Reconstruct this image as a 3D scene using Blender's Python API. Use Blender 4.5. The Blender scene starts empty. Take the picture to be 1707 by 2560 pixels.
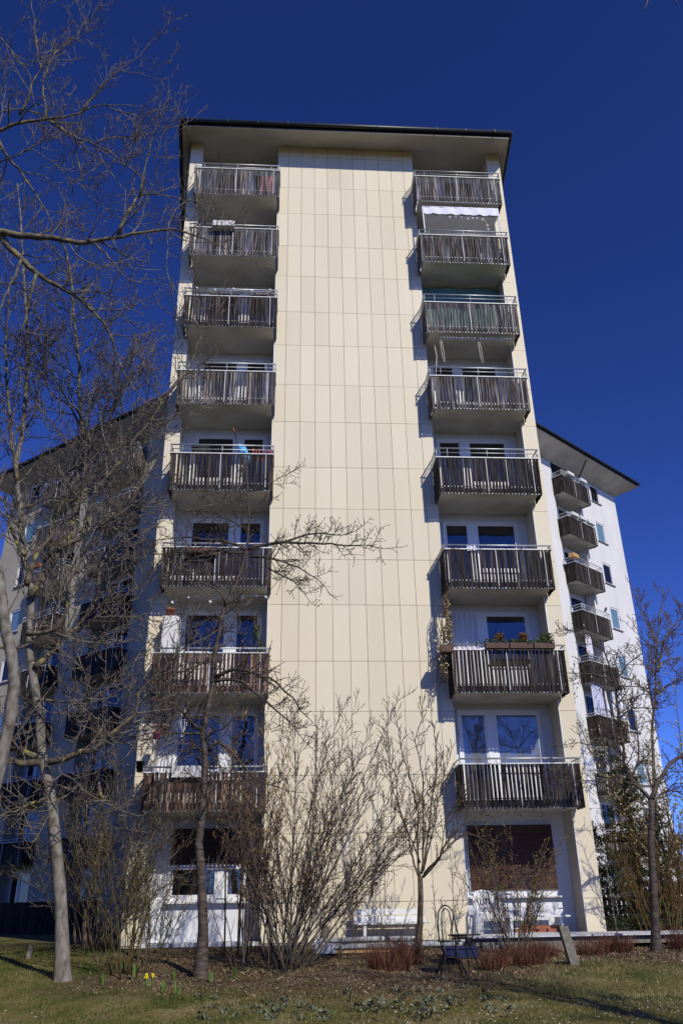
import bpy, math, random
import numpy as np
from mathutils import Vector, Matrix

# ------------------------------------------------------------------ camera, light, sky
scene = bpy.context.scene
C = scene.collection
rng = np.random.default_rng(7)
random.seed(7)

YAW, PITCH, ROLL = -0.069, 0.4507, -0.0181
cam_d = bpy.data.cameras.new('camera')
cam = bpy.data.objects.new('camera', cam_d)
C.objects.link(cam)
fw = Vector((-math.sin(YAW) * math.cos(PITCH), math.cos(YAW) * math.cos(PITCH), math.sin(PITCH)))
rt = Vector((math.cos(YAW), math.sin(YAW), 0))
up = rt.cross(fw)
r2 = rt * math.cos(ROLL) + up * math.sin(ROLL)
u2 = -rt * math.sin(ROLL) + up * math.cos(ROLL)
M = Matrix.Identity(4)
for i in range(3):
    M[i][0] = r2[i]; M[i][1] = u2[i]; M[i][2] = -fw[i]
M[0][3], M[1][3], M[2][3] = 0, -20.186, 0
cam.matrix_world = M
cam_d.sensor_fit = 'VERTICAL'; cam_d.sensor_height = 36.0; cam_d.sensor_width = 24.0
cam_d.lens = 36.0 * 2048 / 2560
cam_d.clip_end = 5000; cam_d.clip_start = 0.1
scene.camera = cam

SUN = Vector((0.339, -0.678, 0.575)).normalized()          # towards the sun
sun_d = bpy.data.lights.new('sun', 'SUN'); sun_d.energy = 4.0; sun_d.angle = math.radians(0.53)
sun_d.color = (1.0, 0.94, 0.81)
sun = bpy.data.objects.new('sun', sun_d); C.objects.link(sun)
sun.rotation_euler = SUN.to_track_quat('Z', 'Y').to_euler()

world = bpy.data.worlds.new('World'); scene.world = world; world.use_nodes = True
wn = world.node_tree.nodes; wl = world.node_tree.links
bg = wn['Background']; sky = wn.new('ShaderNodeTexSky'); sky.sky_type = 'NISHITA'; sky.sun_disc = False
sky.sun_elevation = math.asin(SUN.z); sky.sun_rotation = math.atan2(SUN.x, SUN.y)
sky.altitude = 2500; sky.air_density = 1.0; sky.dust_density = 0.0; sky.ozone_density = 6.0
tint = wn.new('ShaderNodeMix'); tint.data_type = 'RGBA'; tint.blend_type = 'MULTIPLY'; tint.inputs['Factor'].default_value = 1
tint.inputs['B'].default_value = (.94, .96, 1.52, 1)                 # the deep violet blue of this spring sky
gam = wn.new('ShaderNodeGamma'); gam.inputs['Gamma'].default_value = 1.4
wl.new(sky.outputs[0], gam.inputs[0]); wl.new(gam.outputs[0], tint.inputs['A']); wl.new(tint.outputs['Result'], bg.inputs[0])
bg.inputs[1].default_value = 0.05

scene.view_settings.view_transform = 'Standard'; scene.view_settings.look = 'None'
scene.view_settings.exposure = 0.0; scene.view_settings.gamma = 1.0
scene.view_settings.use_curve_mapping = False
scene.cycles.max_bounces = 6
scene.cycles.use_adaptive_sampling = True

# ------------------------------------------------------------------ materials
def nodes_of(name):
    m = bpy.data.materials.new(name); m.use_nodes = True
    nt = m.node_tree
    return m, nt, nt.nodes['Principled BSDF']

def nd(nt, t, **kw):
    n = nt.nodes.new(t)
    for k, v in kw.items(): setattr(n, k, v)
    return n

def noise_mat(name, c1, c2, scale=(5, 5, 5), rough=.8, bump=0.0, detail=6, tone=False, metallic=0, c3=None, spec=.3, contrast=(.3, .7), bscale=None):
    """two (or three) colours mixed by noise in world space, optional per-piece tone attribute"""
    m, nt, b = nodes_of(name)
    g = nd(nt, 'ShaderNodeNewGeometry'); mp = nd(nt, 'ShaderNodeMapping')
    mp.inputs['Scale'].default_value = scale
    nt.links.new(g.outputs['Position'], mp.inputs['Vector'])
    nz = nd(nt, 'ShaderNodeTexNoise'); nz.inputs['Scale'].default_value = 1; nz.inputs['Detail'].default_value = detail
    nt.links.new(mp.outputs[0], nz.inputs['Vector'])
    cr = nd(nt, 'ShaderNodeValToRGB')
    cr.color_ramp.elements[0].color = (*c1, 1); cr.color_ramp.elements[1].color = (*c2, 1)
    cr.color_ramp.elements[0].position, cr.color_ramp.elements[1].position = contrast
    if c3:
        e = cr.color_ramp.elements.new(sum(contrast) / 2); e.color = (*c3, 1)
    nt.links.new(nz.outputs['Fac'], cr.inputs['Fac'])
    out = cr.outputs['Color']
    if tone:
        at = nd(nt, 'ShaderNodeAttribute', attribute_name='tone')
        mx = nd(nt, 'ShaderNodeMix', data_type='RGBA', blend_type='MULTIPLY')
        mx.inputs['Factor'].default_value = 1
        nt.links.new(out, mx.inputs['A']); nt.links.new(at.outputs['Color'], mx.inputs['B'])
        out = mx.outputs['Result']
    nt.links.new(out, b.inputs['Base Color'])
    b.inputs['Roughness'].default_value = rough; b.inputs['Metallic'].default_value = metallic
    b.inputs['Specular IOR Level'].default_value = spec
    if bump:
        bp = nd(nt, 'ShaderNodeBump'); bp.inputs['Strength'].default_value = 1; bp.inputs['Distance'].default_value = bump
        src = nz.outputs['Fac']
        if bscale:
            n2 = nd(nt, 'ShaderNodeTexNoise'); n2.inputs['Scale'].default_value = bscale; n2.inputs['Detail'].default_value = 8
            nt.links.new(g.outputs['Position'], n2.inputs['Vector']); src = n2.outputs['Fac']
        nt.links.new(src, bp.inputs['Height'])
        nt.links.new(bp.outputs[0], b.inputs['Normal'])
    return m

M_ = {}
M_['panel'] = noise_mat('cream_panel', (.66, .588, .432), (.72, .65, .50), (.55, .55, .16), .55, tone=True, spec=.25, contrast=(.25, .75))
M_['joint'] = noise_mat('joint_dark', (.26, .26, .24), (.34, .335, .31), (3, 3, 3), .9)
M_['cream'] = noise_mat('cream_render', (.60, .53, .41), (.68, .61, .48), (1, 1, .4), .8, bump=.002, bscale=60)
M_['cream_shaded'] = noise_mat('cream_shaded_render', (.40, .355, .275), (.48, .43, .335), (1, 1, .4), .85, bump=.002, bscale=60)  # tower cream, darkened to carry the shade on the left wing
M_['loggia_shaded'] = noise_mat('loggia_shaded', (.36, .355, .35), (.44, .435, .42), (1.5, 1.5, .7), .85)  # loggia white with the left wing's shade put into the colour
M_['teal'] = noise_mat('teal_cloth', (.09, .19, .19), (.12, .25, .245), (6, 6, 6), .8)
M_['white'] = noise_mat('white_render', (.62, .615, .61), (.70, .695, .69), (1.2, 1.2, .5), .85, bump=.002, bscale=70)
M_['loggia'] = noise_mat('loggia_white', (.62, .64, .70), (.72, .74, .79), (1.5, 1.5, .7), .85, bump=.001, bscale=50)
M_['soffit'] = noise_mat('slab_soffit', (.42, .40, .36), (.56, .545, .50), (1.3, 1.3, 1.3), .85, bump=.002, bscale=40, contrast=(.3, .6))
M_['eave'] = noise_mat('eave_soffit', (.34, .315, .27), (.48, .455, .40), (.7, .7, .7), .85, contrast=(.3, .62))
M_['fascia'] = noise_mat('roof_fascia', (.012, .015, .016), (.022, .026, .026), (2, 2, 2), .45, spec=.5)
M_['metal'] = noise_mat('galvanised', (.36, .38, .40), (.55, .57, .58), (9, 9, 9), .45, metallic=.55, spec=.5)
M_['cap'] = noise_mat('rail_cap', (.52, .56, .58), (.72, .75, .76), (6, 6, 6), .5, spec=.5, c3=(.60, .62, .62))
M_['capold'] = noise_mat('rail_cap_rust', (.25, .12, .07), (.75, .74, .72), (7, 3, 3), .6, contrast=(.36, .46))
M_['trim'] = noise_mat('edge_trim', (.72, .74, .75), (.82, .83, .84), (3, 3, 3), .5)
M_['frame'] = noise_mat('window_frame', (.72, .73, .76), (.80, .81, .83), (3, 3, 3), .45, spec=.5)
M_['shutter'] = noise_mat('brown_shutter', (.050, .020, .013), (.085, .035, .022), (1.5, 1.5, 20), .6)
M_['sill'] = noise_mat('sill', (.55, .55, .55), (.68, .68, .67), (8, 8, 8), .6)
M_['dark'] = noise_mat('dark_metal', (.008, .009, .011), (.018, .02, .023), (5, 5, 5), .4, spec=.5)
M_['whitewood'] = noise_mat('white_paint', (.58, .58, .58), (.70, .70, .70), (4, 12, 12), .5, bump=.001, bscale=40)
M_['plastic'] = noise_mat('white_plastic', (.66, .67, .68), (.76, .77, .78), (2, 2, 2), .35, spec=.5)
M_['slab'] = noise_mat('stone_slab', (.42, .43, .46), (.58, .59, .62), (6, 6, 6), .8, bump=.003)
M_['concrete'] = noise_mat('concrete', (.12, .11, .092), (.23, .21, .18), (14, 14, 14), .9, bump=.004)
M_['terracotta'] = noise_mat('terracotta', (.24, .075, .04), (.36, .13, .07), (9, 9, 9), .8)
M_['brownbox'] = noise_mat('brown_box', (.06, .03, .022), (.10, .05, .035), (9, 9, 9), .6)
M_['pink'] = noise_mat('pink', (.75, .10, .20), (.85, .16, .28), (9, 9, 9), .5)
M_['tan'] = noise_mat('tan', (.40, .24, .10), (.55, .34, .16), (9, 9, 9), .7)
M_['redcloth'] = noise_mat('red_cloth', (.55, .03, .03), (.75, .10, .08), (9, 9, 9), .8)
M_['rosecloth'] = noise_mat('rose_cloth', (.55, .12, .14), (.75, .22, .24), (9, 9, 9), .8)
M_['bluecloth'] = noise_mat('blue_cloth', (.05, .30, .62), (.12, .46, .78), (9, 9, 9), .7)
M_['bluebox'] = noise_mat('blue_crate', (.008, .012, .05), (.014, .02, .08), (9, 9, 9), .5)
M_['cloth'] = noise_mat('white_cloth', (.62, .62, .68), (.78, .78, .82), (9, 9, 2), .8)
M_['lilac'] = noise_mat('lilac_cloth', (.40, .43, .60), (.55, .57, .72), (9, 9, 2), .8)
M_['awning'] = noise_mat('awning_cloth', (.70, .69, .80), (.78, .77, .86), (5, 5, 5), .8)
M_['rope'] = noise_mat('rope', (.50, .47, .40), (.62, .58, .50), (30, 30, 30), .9)
M_['green'] = noise_mat('green_net', (.10, .30, .02), (.28, .55, .05), (12, 12, 12), .8)
M_['plant'] = noise_mat('box_plant', (.03, .055, .015), (.09, .12, .035), (14, 14, 14), .8, tone=True)
M_['plantbrown'] = noise_mat('brown_plant', (.10, .05, .02), (.18, .10, .04), (14, 14, 14), .9, tone=True)
M_['dryleaf'] = noise_mat('dry_leaf', (.22, .17, .09), (.36, .28, .15), (14, 14, 14), .9, tone=True)
M_['bark_grey'] = noise_mat('bark_grey', (.065, .058, .050), (.25, .228, .207), (9, 9, 5), .9, bump=.012, c3=(.17, .15, .125))
M_['bark_lichen'] = noise_mat('bark_lichen', (.055, .045, .034), (.26, .22, .07), (7, 7, 7), .9, bump=.008, c3=(.12, .10, .075), contrast=(.34, .70))
M_['bark_cherry'] = noise_mat('bark_cherry', (.028, .020, .016), (.12, .095, .078), (7, 7, 26), .7, bump=.008, c3=(.06, .045, .037))
M_['bark_twig'] = noise_mat('bark_twig', (.050, .042, .034), (.21, .185, .15), (7, 7, 7), .85)
M_['bark_dark'] = noise_mat('bark_dark', (.022, .016, .013), (.095, .075, .062), (7, 7, 7), .85)
M_['bark_red'] = noise_mat('bark_red', (.042, .027, .022), (.13, .088, .072), (7, 7, 7), .85)
M_['bark_hazel'] = noise_mat('bark_hazel', (.032, .026, .021), (.13, .108, .086), (8, 8, 8), .85, bump=.004)
M_['bark_brown'] = noise_mat('bark_brown', (.050, .034, .022), (.16, .12, .085), (9, 9, 9), .9)
M_['bark_olive'] = noise_mat('bark_olive', (.035, .028, .013), (.13, .10, .045), (7, 7, 7), .9)
M_['bark_yellow'] = noise_mat('bark_yellow', (.075, .045, .014), (.21, .13, .04), (7, 7, 7), .9)
M_['bark_pale'] = noise_mat('bark_peeling', (.09, .06, .045), (.34, .24, .17), (7, 7, 4), .9, bump=.01, contrast=(.38, .62))
M_['bud'] = noise_mat('red_bud', (.08, .022, .020), (.15, .045, .04), (9, 9, 9), .7)
M_['catkin'] = noise_mat('hazel_catkin', (.20, .125, .05), (.34, .23, .095), (9, 9, 9), .9)
M_['willow'] = noise_mat('willow_catkin', (.26, .24, .12), (.42, .39, .22), (9, 9, 9), .9)
M_['yellowbud'] = noise_mat('yellow_bud', (.20, .15, .02), (.36, .28, .04), (9, 9, 9), .8)
M_['greybud'] = noise_mat('grey_bud', (.055, .045, .032), (.13, .11, .075), (9, 9, 9), .8)
M_['needle'] = noise_mat('needle', (.006, .013, .007), (.022, .040, .016), (3, 3, 3), .8, tone=True)
M_['drygrass'] = noise_mat('dry_stem', (.09, .038, .022), (.26, .12, .068), (6, 6, 6), .9, tone=True)
M_['grass'] = noise_mat('grass_blade', (.9, .9, .9), (1, 1, 1), (3, 3, 3), .8, tone=True, spec=.15)
M_['litter'] = noise_mat('dead_leaf', (.9, .9, .9), (1, 1, 1), (3, 3, 3), .9, tone=True, spec=.15)
M_['shoot'] = noise_mat('tulip_leaf', (.07, .13, .025), (.15, .23, .05), (9, 9, 9), .6)
M_['yellowflower'] = noise_mat('daffodil', (.75, .52, .01), (.85, .66, .03), (9, 9, 9), .6)
M_['daisy'] = noise_mat('daisy', (.72, .72, .70), (.80, .80, .78), (9, 9, 9), .7)
M_['rust'] = noise_mat('rust', (.09, .035, .018), (.16, .075, .04), (20, 20, 20), .9)
M_['pole'] = noise_mat('weathered_pole', (.22, .225, .24), (.45, .46, .48), (5, 5, 5), .8)
M_['room'] = noise_mat('room_dark', (.010, .010, .012), (.02, .02, .022), (1, 1, 1), .9)

def wood_mat(name, c1, c2, c3):
    m, nt, b = nodes_of(name)
    g = nd(nt, 'ShaderNodeNewGeometry')
    mp = nd(nt, 'ShaderNodeMapping'); mp.inputs['Scale'].default_value = (34, 34, 1.6)
    nt.links.new(g.outputs['Position'], mp.inputs['Vector'])
    nz = nd(nt, 'ShaderNodeTexNoise'); nz.inputs['Scale'].default_value = 1; nz.inputs['Detail'].default_value = 5
    nt.links.new(mp.outputs[0], nz.inputs['Vector'])
    cr = nd(nt, 'ShaderNodeValToRGB')
    cr.color_ramp.elements[0].color = (*c1, 1); cr.color_ramp.elements[1].color = (*c2, 1)
    cr.color_ramp.elements[0].position = .36; cr.color_ramp.elements[1].position = .66
    e = cr.color_ramp.elements.new(.5); e.color = (*c3, 1)
    nt.links.new(nz.outputs['Fac'], cr.inputs['Fac'])
    at = nd(nt, 'ShaderNodeAttribute', attribute_name='tone')
    mx = nd(nt, 'ShaderNodeMix', data_type='RGBA', blend_type='MULTIPLY'); mx.inputs['Factor'].default_value = 1
    nt.links.new(cr.outputs['Color'], mx.inputs['A']); nt.links.new(at.outputs['Color'], mx.inputs['B'])
    nt.links.new(mx.outputs['Result'], b.inputs['Base Color'])
    b.inputs['Roughness'].default_value = .85; b.inputs['Specular IOR Level'].default_value = .2
    bp = nd(nt, 'ShaderNodeBump'); bp.inputs['Distance'].default_value = .004
    nt.links.new(nz.outputs['Fac'], bp.inputs['Height']); nt.links.new(bp.outputs[0], b.inputs['Normal'])
    return m
M_['slat_grey'] = wood_mat('weathered_slat', (.022, .020, .020), (.22, .205, .20), (.080, .074, .072))
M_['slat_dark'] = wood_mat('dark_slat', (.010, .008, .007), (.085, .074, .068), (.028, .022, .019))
M_['slat_brown'] = wood_mat('brown_slat', (.024, .014, .009), (.17, .12, .09), (.065, .038, .027))

def glass_mat(name, base, gl=.45, glcol=(.85, .9, 1.0), rough=.02):
    m = bpy.data.materials.new(name); m.use_nodes = True; nt = m.node_tree
    for n in list(nt.nodes): nt.nodes.remove(n)
    o = nd(nt, 'ShaderNodeOutputMaterial'); d = nd(nt, 'ShaderNodeBsdfDiffuse'); s = nd(nt, 'ShaderNodeBsdfGlossy')
    d.inputs[0].default_value = (*base, 1); s.inputs[0].default_value = (*glcol, 1); s.inputs['Roughness'].default_value = rough
    mx = nd(nt, 'ShaderNodeMixShader'); mx.inputs[0].default_value = gl
    nz = nd(nt, 'ShaderNodeTexNoise'); nz.inputs['Scale'].default_value = 1.1
    g = nd(nt, 'ShaderNodeNewGeometry'); nt.links.new(g.outputs['Position'], nz.inputs['Vector'])
    bp = nd(nt, 'ShaderNodeBump'); bp.inputs['Distance'].default_value = .006
    nt.links.new(nz.outputs['Fac'], bp.inputs['Height']); nt.links.new(bp.outputs[0], s.inputs['Normal'])
    nt.links.new(d.outputs[0], mx.inputs[1]); nt.links.new(s.outputs[0], mx.inputs[2]); nt.links.new(mx.outputs[0], o.inputs[0])
    return m
M_['glass'] = glass_mat('window_glass', (.010, .011, .014), .115)
M_['glass_dark'] = glass_mat('window_glass_dark', (.010, .010, .011), .10)
M_['glass_blind'] = glass_mat('window_glass_blind', (.14, .24, .30), .18)
M_['glass_curtain'] = glass_mat('window_glass_curtain', (.15, .155, .17), .12)

m, nt, b = nodes_of('clear_sheet')
tr = nd(nt, 'ShaderNodeBsdfTransparent'); mx = nd(nt, 'ShaderNodeMixShader'); mx.inputs[0].default_value = .10
b.inputs['Base Color'].default_value = (.8, .8, .82, 1); b.inputs['Roughness'].default_value = .15
nt.links.new(tr.outputs[0], mx.inputs[1]); nt.links.new(b.outputs[0], mx.inputs[2])
nt.links.new(mx.outputs[0], nt.nodes['Material Output'].inputs[0])
M_['sheet'] = m

# ground: lawn with moss and straw patches, bare bed soil near the house
m, nt, b = nodes_of('lawn')
g = nd(nt, 'ShaderNodeNewGeometry')
def gn(scale, detail=6):
    n = nd(nt, 'ShaderNodeTexNoise'); n.inputs['Scale'].default_value = scale; n.inputs['Detail'].default_value = detail
    nt.links.new(g.outputs['Position'], n.inputs['Vector']); return n
def ramp(src, stops):
    r = nd(nt, 'ShaderNodeValToRGB'); els = r.color_ramp.elements
    els[0].position, els[0].color = stops[0][0], (*stops[0][1], 1); els[1].position, els[1].color = stops[-1][0], (*stops[-1][1], 1)
    for p_, c_ in stops[1:-1]:
        e = els.new(p_); e.color = (*c_, 1)
    nt.links.new(src, r.inputs['Fac']); return r
lawn = ramp(gn(1.3).outputs['Fac'], [(.3, (.055, .066, .016)), (.5, (.125, .108, .036)), (.7, (.20, .162, .08))])
soil = ramp(gn(3.5).outputs['Fac'], [(.3, (.050, .033, .021)), (.55, (.105, .075, .048)), (.75, (.18, .14, .09))])
at = nd(nt, 'ShaderNodeAttribute', attribute_name='bed')
ad = nd(nt, 'ShaderNodeMath', operation='MULTIPLY_ADD'); ad.inputs[1].default_value = .5; ad.inputs[2].default_value = -.25
nt.links.new(gn(1.6).outputs['Fac'], ad.inputs[0])
sm = nd(nt, 'ShaderNodeMath', operation='ADD', use_clamp=True)
nt.links.new(ad.outputs[0], sm.inputs[0]); nt.links.new(at.outputs['Fac'], sm.inputs[1])
mx = nd(nt, 'ShaderNodeMix', data_type='RGBA')
nt.links.new(sm.outputs[0], mx.inputs['Factor']); nt.links.new(lawn.outputs[0], mx.inputs['A']); nt.links.new(soil.outputs[0], mx.inputs['B'])
nt.links.new(mx.outputs['Result'], b.inputs['Base Color']); b.inputs['Roughness'].default_value = .95; b.inputs['Specular IOR Level'].default_value = .1
bp = nd(nt, 'ShaderNodeBump'); bp.inputs['Distance'].default_value = .05
nt.links.new(gn(14, 10).outputs['Fac'], bp.inputs['Height']); nt.links.new(bp.outputs[0], b.inputs['Normal'])
M_['ground'] = m

# ------------------------------------------------------------------ helpers
def ident(x, y, z): return (x, y, z)

class MB:
    """collects shapes; build() links them as one mesh object"""
    def __init__(s, T=ident):
        s.v = []; s.f = []; s.mi = []; s.t = []; s.T = T; s.n = 0; s.cur = 0; s.tone = 1.0; s.smooth = []
    def add(s, verts, faces, smooth=False):
        for p in verts: s.v.append(s.T(*p))
        for f in faces:
            s.f.append([i + s.n for i in f]); s.mi.append(s.cur); s.t.append(s.tone); s.smooth.append(smooth)
        s.n += len(verts)
    def box(s, x0, x1, y0, y1, z0, z1, shear=(0, 0)):
        dx, dy = shear
        s.add([(x0, y0, z0), (x1, y0, z0), (x1, y1, z0), (x0, y1, z0), (x0 + dx, y0 + dy, z1), (x1 + dx, y0 + dy, z1), (x1 + dx, y1 + dy, z1), (x0 + dx, y1 + dy, z1)],
              [(0, 3, 2, 1), (4, 5, 6, 7), (0, 1, 5, 4), (1, 2, 6, 5), (2, 3, 7, 6), (3, 0, 4, 7)])
    def tube(s, pts, r, n=6, cap=True):
        """tapered tube along a polyline"""
        pts = [Vector(p) for p in pts]
        if not hasattr(r, '__len__'): r = [r] * len(pts)
        verts = []; faces = []; a = None
        for i, p in enumerate(pts):
            d = (pts[min(i + 1, len(pts) - 1)] - pts[max(i - 1, 0)])
            d = d.normalized() if d.length > 1e-9 else Vector((0, 0, 1))
            if a is None: a = d.orthogonal().normalized()
            else:
                a = a - d * a.dot(d)
                a = a.normalized() if a.length > 1e-6 else d.orthogonal().normalized()
            bb = d.cross(a)
            for k in range(n):
                t = 2 * math.pi * k / n
                verts.append(tuple(p + (a * math.cos(t) + bb * math.sin(t)) * r[i]))
        for i in range(len(pts) - 1):
            for k in range(n):
                k2 = (k + 1) % n
                faces.append((i * n + k, i * n + k2, (i + 1) * n + k2, (i + 1) * n + k))
        if cap:
            faces.append(tuple(range(n))[::-1]); faces.append(tuple(range((len(pts) - 1) * n, len(pts) * n)))
        s.add(verts, faces, smooth=True)
    def lathe(s, cx, cy, prof, n=12):
        """surface of revolution round a vertical axis; prof = [(r, z)]"""
        verts = []; faces = []
        for r, z in prof:
            for k in range(n):
                t = 2 * math.pi * k / n; verts.append((cx + r * math.cos(t), cy + r * math.sin(t), z))
        for i in range(len(prof) - 1):
            for k in range(n):
                k2 = (k + 1) % n; faces.append((i * n + k, i * n + k2, (i + 1) * n + k2, (i + 1) * n + k))
        faces.append(tuple(range(n))[::-1]); faces.append(tuple(range((len(prof) - 1) * n, len(prof) * n)))
        s.add(verts, faces, smooth=True)
    def ball(s, c, r, n=8):
        prof = [(max(r * math.sin(math.pi * i / 6), 1e-4), c[2] - r * math.cos(math.pi * i / 6)) for i in range(7)]
        s.lathe(c[0], c[1], prof, n)
    def build(s, name, mats, parent=None, kind=None, label=None):
        me = bpy.data.meshes.new(name)
        me.from_pydata(s.v, [], s.f)
        if not isinstance(mats, (list, tuple)): mats = [mats]
        for m in mats: me.materials.append(M_[m] if isinstance(m, str) else m)
        if len(mats) > 1: me.polygons.foreach_set('material_index', s.mi)
        me.polygons.foreach_set('use_smooth', s.smooth)
        ca = me.attributes.new('tone', 'FLOAT_COLOR', 'FACE')
        t = np.ones((len(s.f), 4), np.float32)
        tt = [x if hasattr(x, '__len__') else (x, x, x) for x in s.t]
        t[:, :3] = np.array(tt, np.float32).reshape(-1, 3)
        ca.data.foreach_set('color', t.ravel())
        me.update()
        o = bpy.data.objects.new(name, me); C.objects.link(o)
        if parent is not None: o.parent = parent
        if kind: o['kind'] = kind
        if label: o['label'] = label
        return o

class NB:
    """numpy soup of quads / triangles / thin tubes for foliage, twigs and ground cover"""
    def __init__(s): s.V = []; s.F = []; s.T = []; s.n = 0
    def tube(s, P, r, n=3, tone=None):
        P = np.asarray(P, float); k = len(P); r = np.broadcast_to(r, (k,))
        d = np.empty_like(P); d[1:-1] = P[2:] - P[:-2]; d[0] = P[1] - P[0]; d[-1] = P[-1] - P[-2]
        d /= np.linalg.norm(d, axis=1, keepdims=True) + 1e-9
        ref = np.array([.31, .53, .17]) if abs(d[0] @ np.array([.49, .84, .27])) < .9 else np.array([.8, -.5, .1])
        a = np.cross(d, ref); a /= np.linalg.norm(a, axis=1, keepdims=True) + 1e-9
        b = np.cross(d, a)
        th = np.arange(n) * 2 * np.pi / n
        V = P[:, None, :] + r[:, None, None] * (a[:, None, :] * np.cos(th)[None, :, None] + b[:, None, :] * np.sin(th)[None, :, None])
        i = np.arange(k - 1)[:, None] * n; j = np.arange(n)[None, :]; j2 = (j + 1) % n
        F = np.stack([i + j, i + j2, i + n + j2, i + n + j], -1).reshape(-1, 4) + s.n
        s.V.append(V.reshape(-1, 3)); s.F.append(F); s.n += k * n
        if tone is not None: s.T.append(np.tile(np.asarray(tone, float), (len(F), 1)))
        else: s.T.append(np.ones((len(F), 3)))
    def quads(s, V, tone=None):
        """V: (m,4,3)"""
        m = len(V); F = (np.arange(m * 4).reshape(m, 4) + s.n)
        s.V.append(V.reshape(-1, 3)); s.F.append(F); s.n += m * 4
        s.T.append(np.ones((m, 3)) if tone is None else tone)
    def build(s, name, mat, parent=None, kind=None, smooth=False, label=None):
        V = np.concatenate(s.V); F = np.concatenate(s.F); T = np.concatenate(s.T)
        me = bpy.data.meshes.new(name)
        me.vertices.add(len(V)); me.vertices.foreach_set('co', V.astype(np.float32).ravel())
        me.loops.add(F.size); me.loops.foreach_set('vertex_index', F.astype(np.int32).ravel())
        me.polygons.add(len(F)); me.polygons.foreach_set('loop_start', np.arange(0, F.size, 4, dtype=np.int32))
        me.polygons.foreach_set('loop_total', np.full(len(F), 4, np.int32))
        me.polygons.foreach_set('use_smooth', np.full(len(F), smooth))
        me.materials.append(M_[mat])
        ca = me.attributes.new('tone', 'FLOAT_COLOR', 'FACE')
        ca.data.foreach_set('color', np.concatenate([T, np.ones((len(T), 1))], 1).astype(np.float32).ravel())
        me.update(calc_edges=True); me.validate()
        o = bpy.data.objects.new(name, me); C.objects.link(o)
        if parent is not None: o.parent = parent
        if kind: o['kind'] = kind
        if label: o['label'] = label
        return o

def tag(o, label, cat, group=None):
    o['label'] = label; o['category'] = cat
    if group: o['group'] = group
    return o
def thing(name, label, cat, loc=(0, 0, 0), group=None):
    """Empty at the thing's base; parts are built in world space and parented keeping their place"""
    o = bpy.data.objects.new(name, None); C.objects.link(o); o.location = loc; o.empty_display_size = .2
    return tag(o, label, cat, group)
def part(o, root):
    """parent o under root (an Empty with a plain translation) without moving it"""
    o.parent = root; o.matrix_parent_inverse = Matrix.Translation(-Vector(root.location)); return o

GY = [-3000, -60, -20, -12, -8, -5, -3, -1, 0, 40, 3000]
GZ = [-1.75, -1.7, -1.65, -1.5, -1.28, -.98, -.82, -.72, -.70, -.70, -.72]
def ground_z(y): return float(np.interp(y, GY, GZ))
# ------------------------------------------------------------------ ground and sky setting
def ground_mesh():
    xs = np.concatenate([[-3000, -400, -120, -60, -30, -18], np.arange(-14, 18.01, .22), [22, 32, 60, 120, 400, 3000]])
    ys = np.concatenate([[-3000, -400, -120, -60, -40, -28, -22], np.arange(-18, 4.01, .22), [7, 12, 20, 40, 90, 300, 3000]])
    X, Y = np.meshgrid(xs, ys)
    Z = np.interp(Y, GY, GZ)
    near = np.exp(-((X - 1) / 12) ** 4) * np.exp(-((Y + 7) / 9) ** 4)
    Z = Z + near * (.05 * np.sin(X * 1.3 + 1.1 * np.sin(Y * .9)) * np.sin(Y * 1.1 + .6) + rng.normal(0, .012, X.shape)) * (Y < -.8)
    V = np.stack([X, Y, Z], -1).reshape(-1, 3); nx, ny = len(xs), len(ys)
    i = np.arange(ny - 1)[:, None] * nx + np.arange(nx - 1)[None, :]
    F = np.stack([i, i + 1, i + nx + 1, i + nx], -1).reshape(-1, 4)
    me = bpy.data.meshes.new('ground'); me.from_pydata(V.tolist(), [], F.tolist())
    me.materials.append(M_['ground']); me.polygons.foreach_set('use_smooth', [True] * len(F))
    bed = bed_mask(V[:, 0], V[:, 1])
    at = me.attributes.new('bed', 'FLOAT', 'POINT'); at.data.foreach_set('value', bed.astype(np.float32))
    me.update(); o = bpy.data.objects.new('ground', me); C.objects.link(o); o['kind'] = 'structure'
    return o
def bed_mask(x, y):
    """1 inside the planting bed along the house, 0 on the lawn"""
    front = -6.2 - .5 * np.sin(x * .9 + .5) + np.where(x > 3.4, 1.5 * np.clip((x - 3.4) / 1.5, 0, 1), 0)
    left = -3.1 + .35 * np.sin(y * 1.4)
    m = np.clip((y - front) / 2.0 + .5, 0, 1) * np.clip((x - left) / 1.2 + .5, 0, 1)
    return np.where((y > 14) | (x > 12), .3, m)
ground = ground_mesh()

# ------------------------------------------------------------------ the apartment building
B = thing('apartment_building', 'cream high-rise apartment block with wooden balconies and two long side wings', 'building', (1.8, 6, -.7))
def bpart(mb, name, mats, label=None, kind=None):
    return part(mb.build(name, mats, None, kind, label), B)

Z_TOP = 23.88
XL, XLI, XPL, XPR, XRI, XR = -3.56, -3.16, -.55, 4.07, 6.74, 7.17
YB = .75                                                             # loggia back wall
wall = MB()
wall.cur = 0
wall.box(XL + .01, XLI - .004, .022, 14, -1.2, Z_TOP)                  # left fin and side wall
wall.box(XRI + .004, XR - .01, .022, 14, -1.2, Z_TOP)
wall.cur = 1
wall.box(XPL + .004, XPR - .004, .022, 1.6, -1.2, Z_TOP)               # core behind the panels (grooves show it)
wall.cur = 2
wall.box(XLI, XPL, YB, YB + .3, -1.2, Z_TOP)
wall.box(XPR, XRI, YB, YB + .3, -1.2, Z_TOP)
bpart(wall, 'wall', ['cream', 'joint', 'loggia'])

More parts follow.
